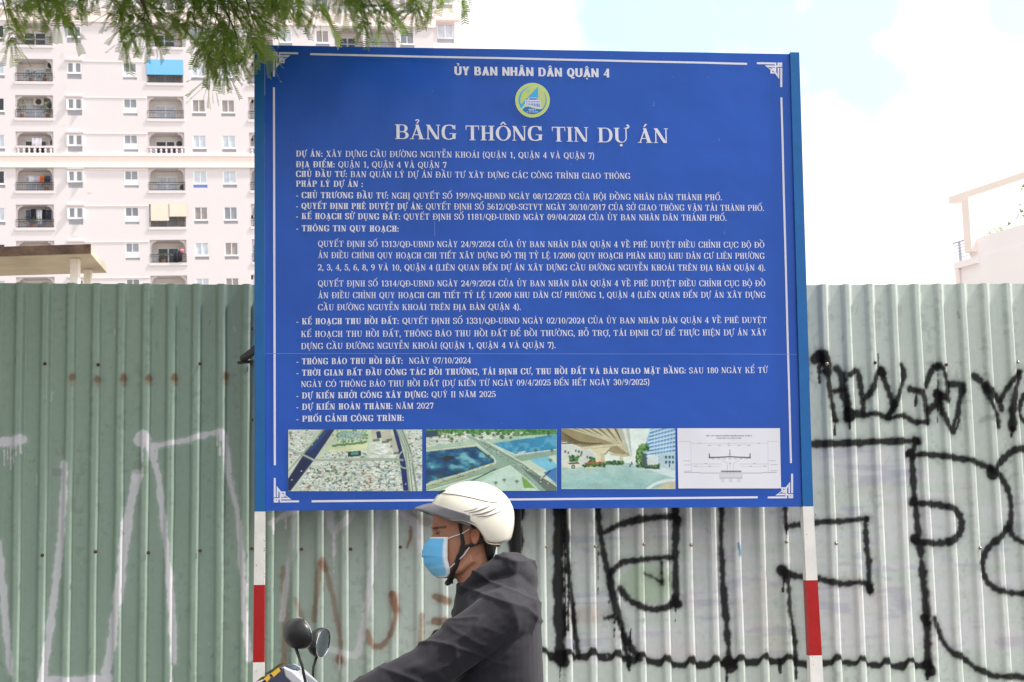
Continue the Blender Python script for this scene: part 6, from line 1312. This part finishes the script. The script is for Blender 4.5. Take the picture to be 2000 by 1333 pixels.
    mblk = mat('black plastic', (.018, .018, .02), .4, noise=(30, .2)); mchr = mat('chrome', (.75, .76, .78), .12, metal=1.0); mnav = mat('dark blue lacquer', S(28, 40, 78), .2, coat=.5); myel = mat('yellow decal', S(244, 196, 60), .35); msil = mat('silver plastic', S(200, 200, 206), .3, metal=.3); mrub = mat('tyre rubber', (.02, .02, .02), .85, noise=(40, .2)); mgl = mat('mirror glass', (.16, .20, .25), .03, metal=1.0)
    cowl = sl(prof([(562, 1297), (540, 1311), (512, 1334), (502, 1370), (530, 1396), (622, 1400), (642, 1372), (606, 1331), (580, 1306)], .12).build('front_cowl', mnav, sroot, smooth=False, bevel=.006))
    m = MB()
    for (xa, ya), (xb, yb), w in (((558, 1298), (541, 1310), .06), ((539, 1311), (528, 1320), .05), ((524, 1323), (512, 1333), .085)):
        p = [rp(xa, ya, -.11), rp(xb, yb, -.11), rp(xb, yb, .11), rp(xa, ya, .11)]; up = Vector((-.004, 0, .006)); dn = Vector((.012, 0, -.018)); side = Vector((0, -.0145, 0)); m.add([q + up for q in p], [(0, 1, 2, 3)])
        y0 = -.121; m.add([rp(xa - 3, ya + 3, y0), rp(xb - 1, yb + 2, y0), rp(xb + 5, yb + 9, y0), rp(xa + 1, ya + 9, y0)], [(0, 1, 2, 3)])
    d_ = sl(m.build('stripe', myel, sroot))
    m = MB(); pts = [(563, 1299), (582, 1308), (608, 1332), (644, 1372), (632, 1376), (590, 1340), (568, 1318)]; c0 = [rp(x, y, -.124) for x, y in pts]; c1 = [rp(x, y, .124) for x, y in pts]; m.loft([c0, c1]); sl(m.build('silver_trim', msil, sroot, bevel=.004))
    m = MB(); m.ell(rp(506, 1362, 0), (.03, .07, .04), 20, 12); sl(m.build('headlight', mat('headlight lens', (.8, .82, .85), .08), sroot, smooth=True))
    sl(prof([(560, 1400), (506, 1440), (492, 1540), (528, 1660), (590, 1712), (640, 1716), (628, 1600), (632, 1420)], .17).build('front_shield', mnav, sroot, bevel=.01))
    sl(prof([(590, 1690), (600, 1722), (870, 1740), (880, 1706)], .15).build('floorboard', mblk, sroot, bevel=.006)); sl(prof([(840, 1530), (1180, 1515), (1290, 1560), (1180, 1700), (1020, 1730), (880, 1730)], .13).build('rear_body', mnav, sroot, bevel=.012))
    sl(prof([(832, 1498), (860, 1488), (1010, 1492), (1190, 1476), (1240, 1496), (1200, 1520), (860, 1534)], .125).build('seat', mat('seat vinyl', (.02, .02, .022), .55), sroot, bevel=.012)); sl(prof([(1240, 1530), (1300, 1545), (1290, 1575), (1240, 1572)], .08).build('tail_light', mat('red lens', S(160, 20, 20), .2), sroot))
    g0, g1 = rpd(650, 1388, -.36), rpd(650, 1388, .36); m = MB(); m.tube([rpd(650, 1388, -.38), rpd(618, 1390, -.24), rp(600, 1402, -.1), rp(598, 1404, 0), rp(600, 1402, .1), rpd(618, 1390, .24), rpd(650, 1388, .38)], .011, 10); sl(m.build('handlebar', mchr, sroot, smooth=True))
    for s in (-1, 1):
        m = MB(); m.tube([rpd(652, 1388, s * .39), rpd(617, 1390, s * .26)], .017, 12); sl(m.build('grip', mrub, sroot)); m = MB(); m.tube([rpd(612, 1388, s * .25), rpd(606, 1392, s * .32), rpd(632, 1396, s * .40)], .006, 8); sl(m.build('brake_lever', mchr, sroot))
    for cx, cy, s, rx_, rz_, bx, by, yaw in ((577, 1240, -.30, .034, .046, 590, 1300, 34), (620, 1254, .28, .030, .048, 612, 1304, -13)):
        c = rpd(cx, cy, s); R_ = Matrix.Rotation(math.radians(yaw), 3, 'Z') @ Matrix.Rotation(math.radians(-14 if s < 0 else 10), 3, 'Y'); m = MB(); V = []; fs = []
        # bowl-shaped housing, open towards the rider (+x), glass set inside
        NR, NA = 8, 28
        for j in range(NR + 1):
            t = j / NR * math.pi / 2; 
            for k in range(NA): a = 2 * math.pi * k / NA; V.append(c + R_ @ Vector((-.040 * math.cos(t) + .012, .066 * math.sin(t) * math.copysign(abs(math.cos(a)) ** .85, math.cos(a)), rz_ * math.sin(t) * math.copysign(abs(math.sin(a)) ** .85, math.sin(a)))))
        for j in range(NR):
            for k in range(NA): fs.append((j * NA + k, j * NA + (k + 1) % NA, (j + 1) * NA + (k + 1) % NA, (j + 1) * NA + k))
        last = NR * NA; V += [c + R_ @ Vector((.020, p[0], p[1])) for p in [(.064 * math.cos(2 * math.pi * k / NA), (rz_ - .002) * math.sin(2 * math.pi * k / NA)) for k in range(NA)]]
        for k in range(NA): fs.append((last + k, last + (k + 1) % NA, last + NA + (k + 1) % NA, last + NA + k))
        m.add(V, fs); mi = sl(m.build('mirror', mblk, sroot, smooth=True)); g = MB(); g.add([c + R_ @ Vector((.0185, .062 * math.cos(2 * math.pi * k / NA), (rz_ - .004) * math.sin(2 * math.pi * k / NA))) for k in range(NA)], [tuple(range(NA))]); g.build('glass', mgl, mi)
        r_ = MB(); r_.tube([c + R_ @ Vector((.020, .0645 * math.cos(2 * math.pi * k / NA), (rz_ - .001) * math.sin(2 * math.pi * k / NA))) for k in range(NA + 1)], .0013, 6); r_.build('rim', mchr, mi)
        st = MB(); st.tube([c + Vector((0, 0, -rz_ * .8)), rpd(bx, by, s * .97), rpd(608, 1390, s * .9)], [.005, .004, .005], 8); st.build('stem', mblk, mi, smooth=True)
    for cx, nm in ((452, 'front'), (1222, 'rear')):
        c = rp(cx, 1790, 0); c.z = .285; m = MB()
        def torus(R0, r0, ry, mm):
            rings = [[Vector((c.x + (R0 + r0 * math.cos(b)) * math.cos(a), c.y + ry * math.sin(b), c.z + (R0 + r0 * math.cos(b)) * math.sin(a))) for b in np.linspace(0, 2 * math.pi, 12, endpoint=False)] for a in np.linspace(0, 2 * math.pi, 41)]; return mm.loft(rings, cap=False)
        w = sl(torus(.232, .052, .05, m).build('wheel', mrub, sroot, smooth=True)); r_ = torus(.175, .012, .035, MB())
        for k in range(5): a = 2 * math.pi * k / 5; r_.tube([c, c + Vector((.172 * math.cos(a), 0, .172 * math.sin(a)))], [.022, .014], 8)
        r_.tube([c - Vector((0, .06, 0)), c + Vector((0, .06, 0))], .026, 12); r_.build('rim', msil, w)
    m = MB()
    for s in (-1, 1): m.tube([rp(585, 1420, s * .06), rp(520, 1620, s * .065), rp(452, 1790, s * .065)], [.02, .018, .016], 10)
    sl(m.build('fork', mchr, sroot, smooth=True)); sl(prof([(400, 1600), (470, 1590), (560, 1640), (560, 1668), (470, 1618), (398, 1640)], .07).build('mudguard', mnav, sroot, bevel=.006)); m = MB(); m.tube([rp(1000, 1790, .11), rp(1120, 1800, .15), rp(1310, 1760, .16)], [.03, .045, .042], 14); sl(m.build('exhaust', mchr, sroot, smooth=True)); sl(prof([(900, 1725), (1080, 1720), (1240, 1770), (1230, 1810), (1060, 1820), (930, 1800)], .09).build('engine', mat('engine alloy', (.25, .25, .26), .5, metal=.7), sroot, bevel=.01)); m = MB(); m.tube([rp(930, 1790, -.1), rp(900, 1968, -.22)], .012, 8); sl(m.build('kickstand', mchr, sroot))
rider()
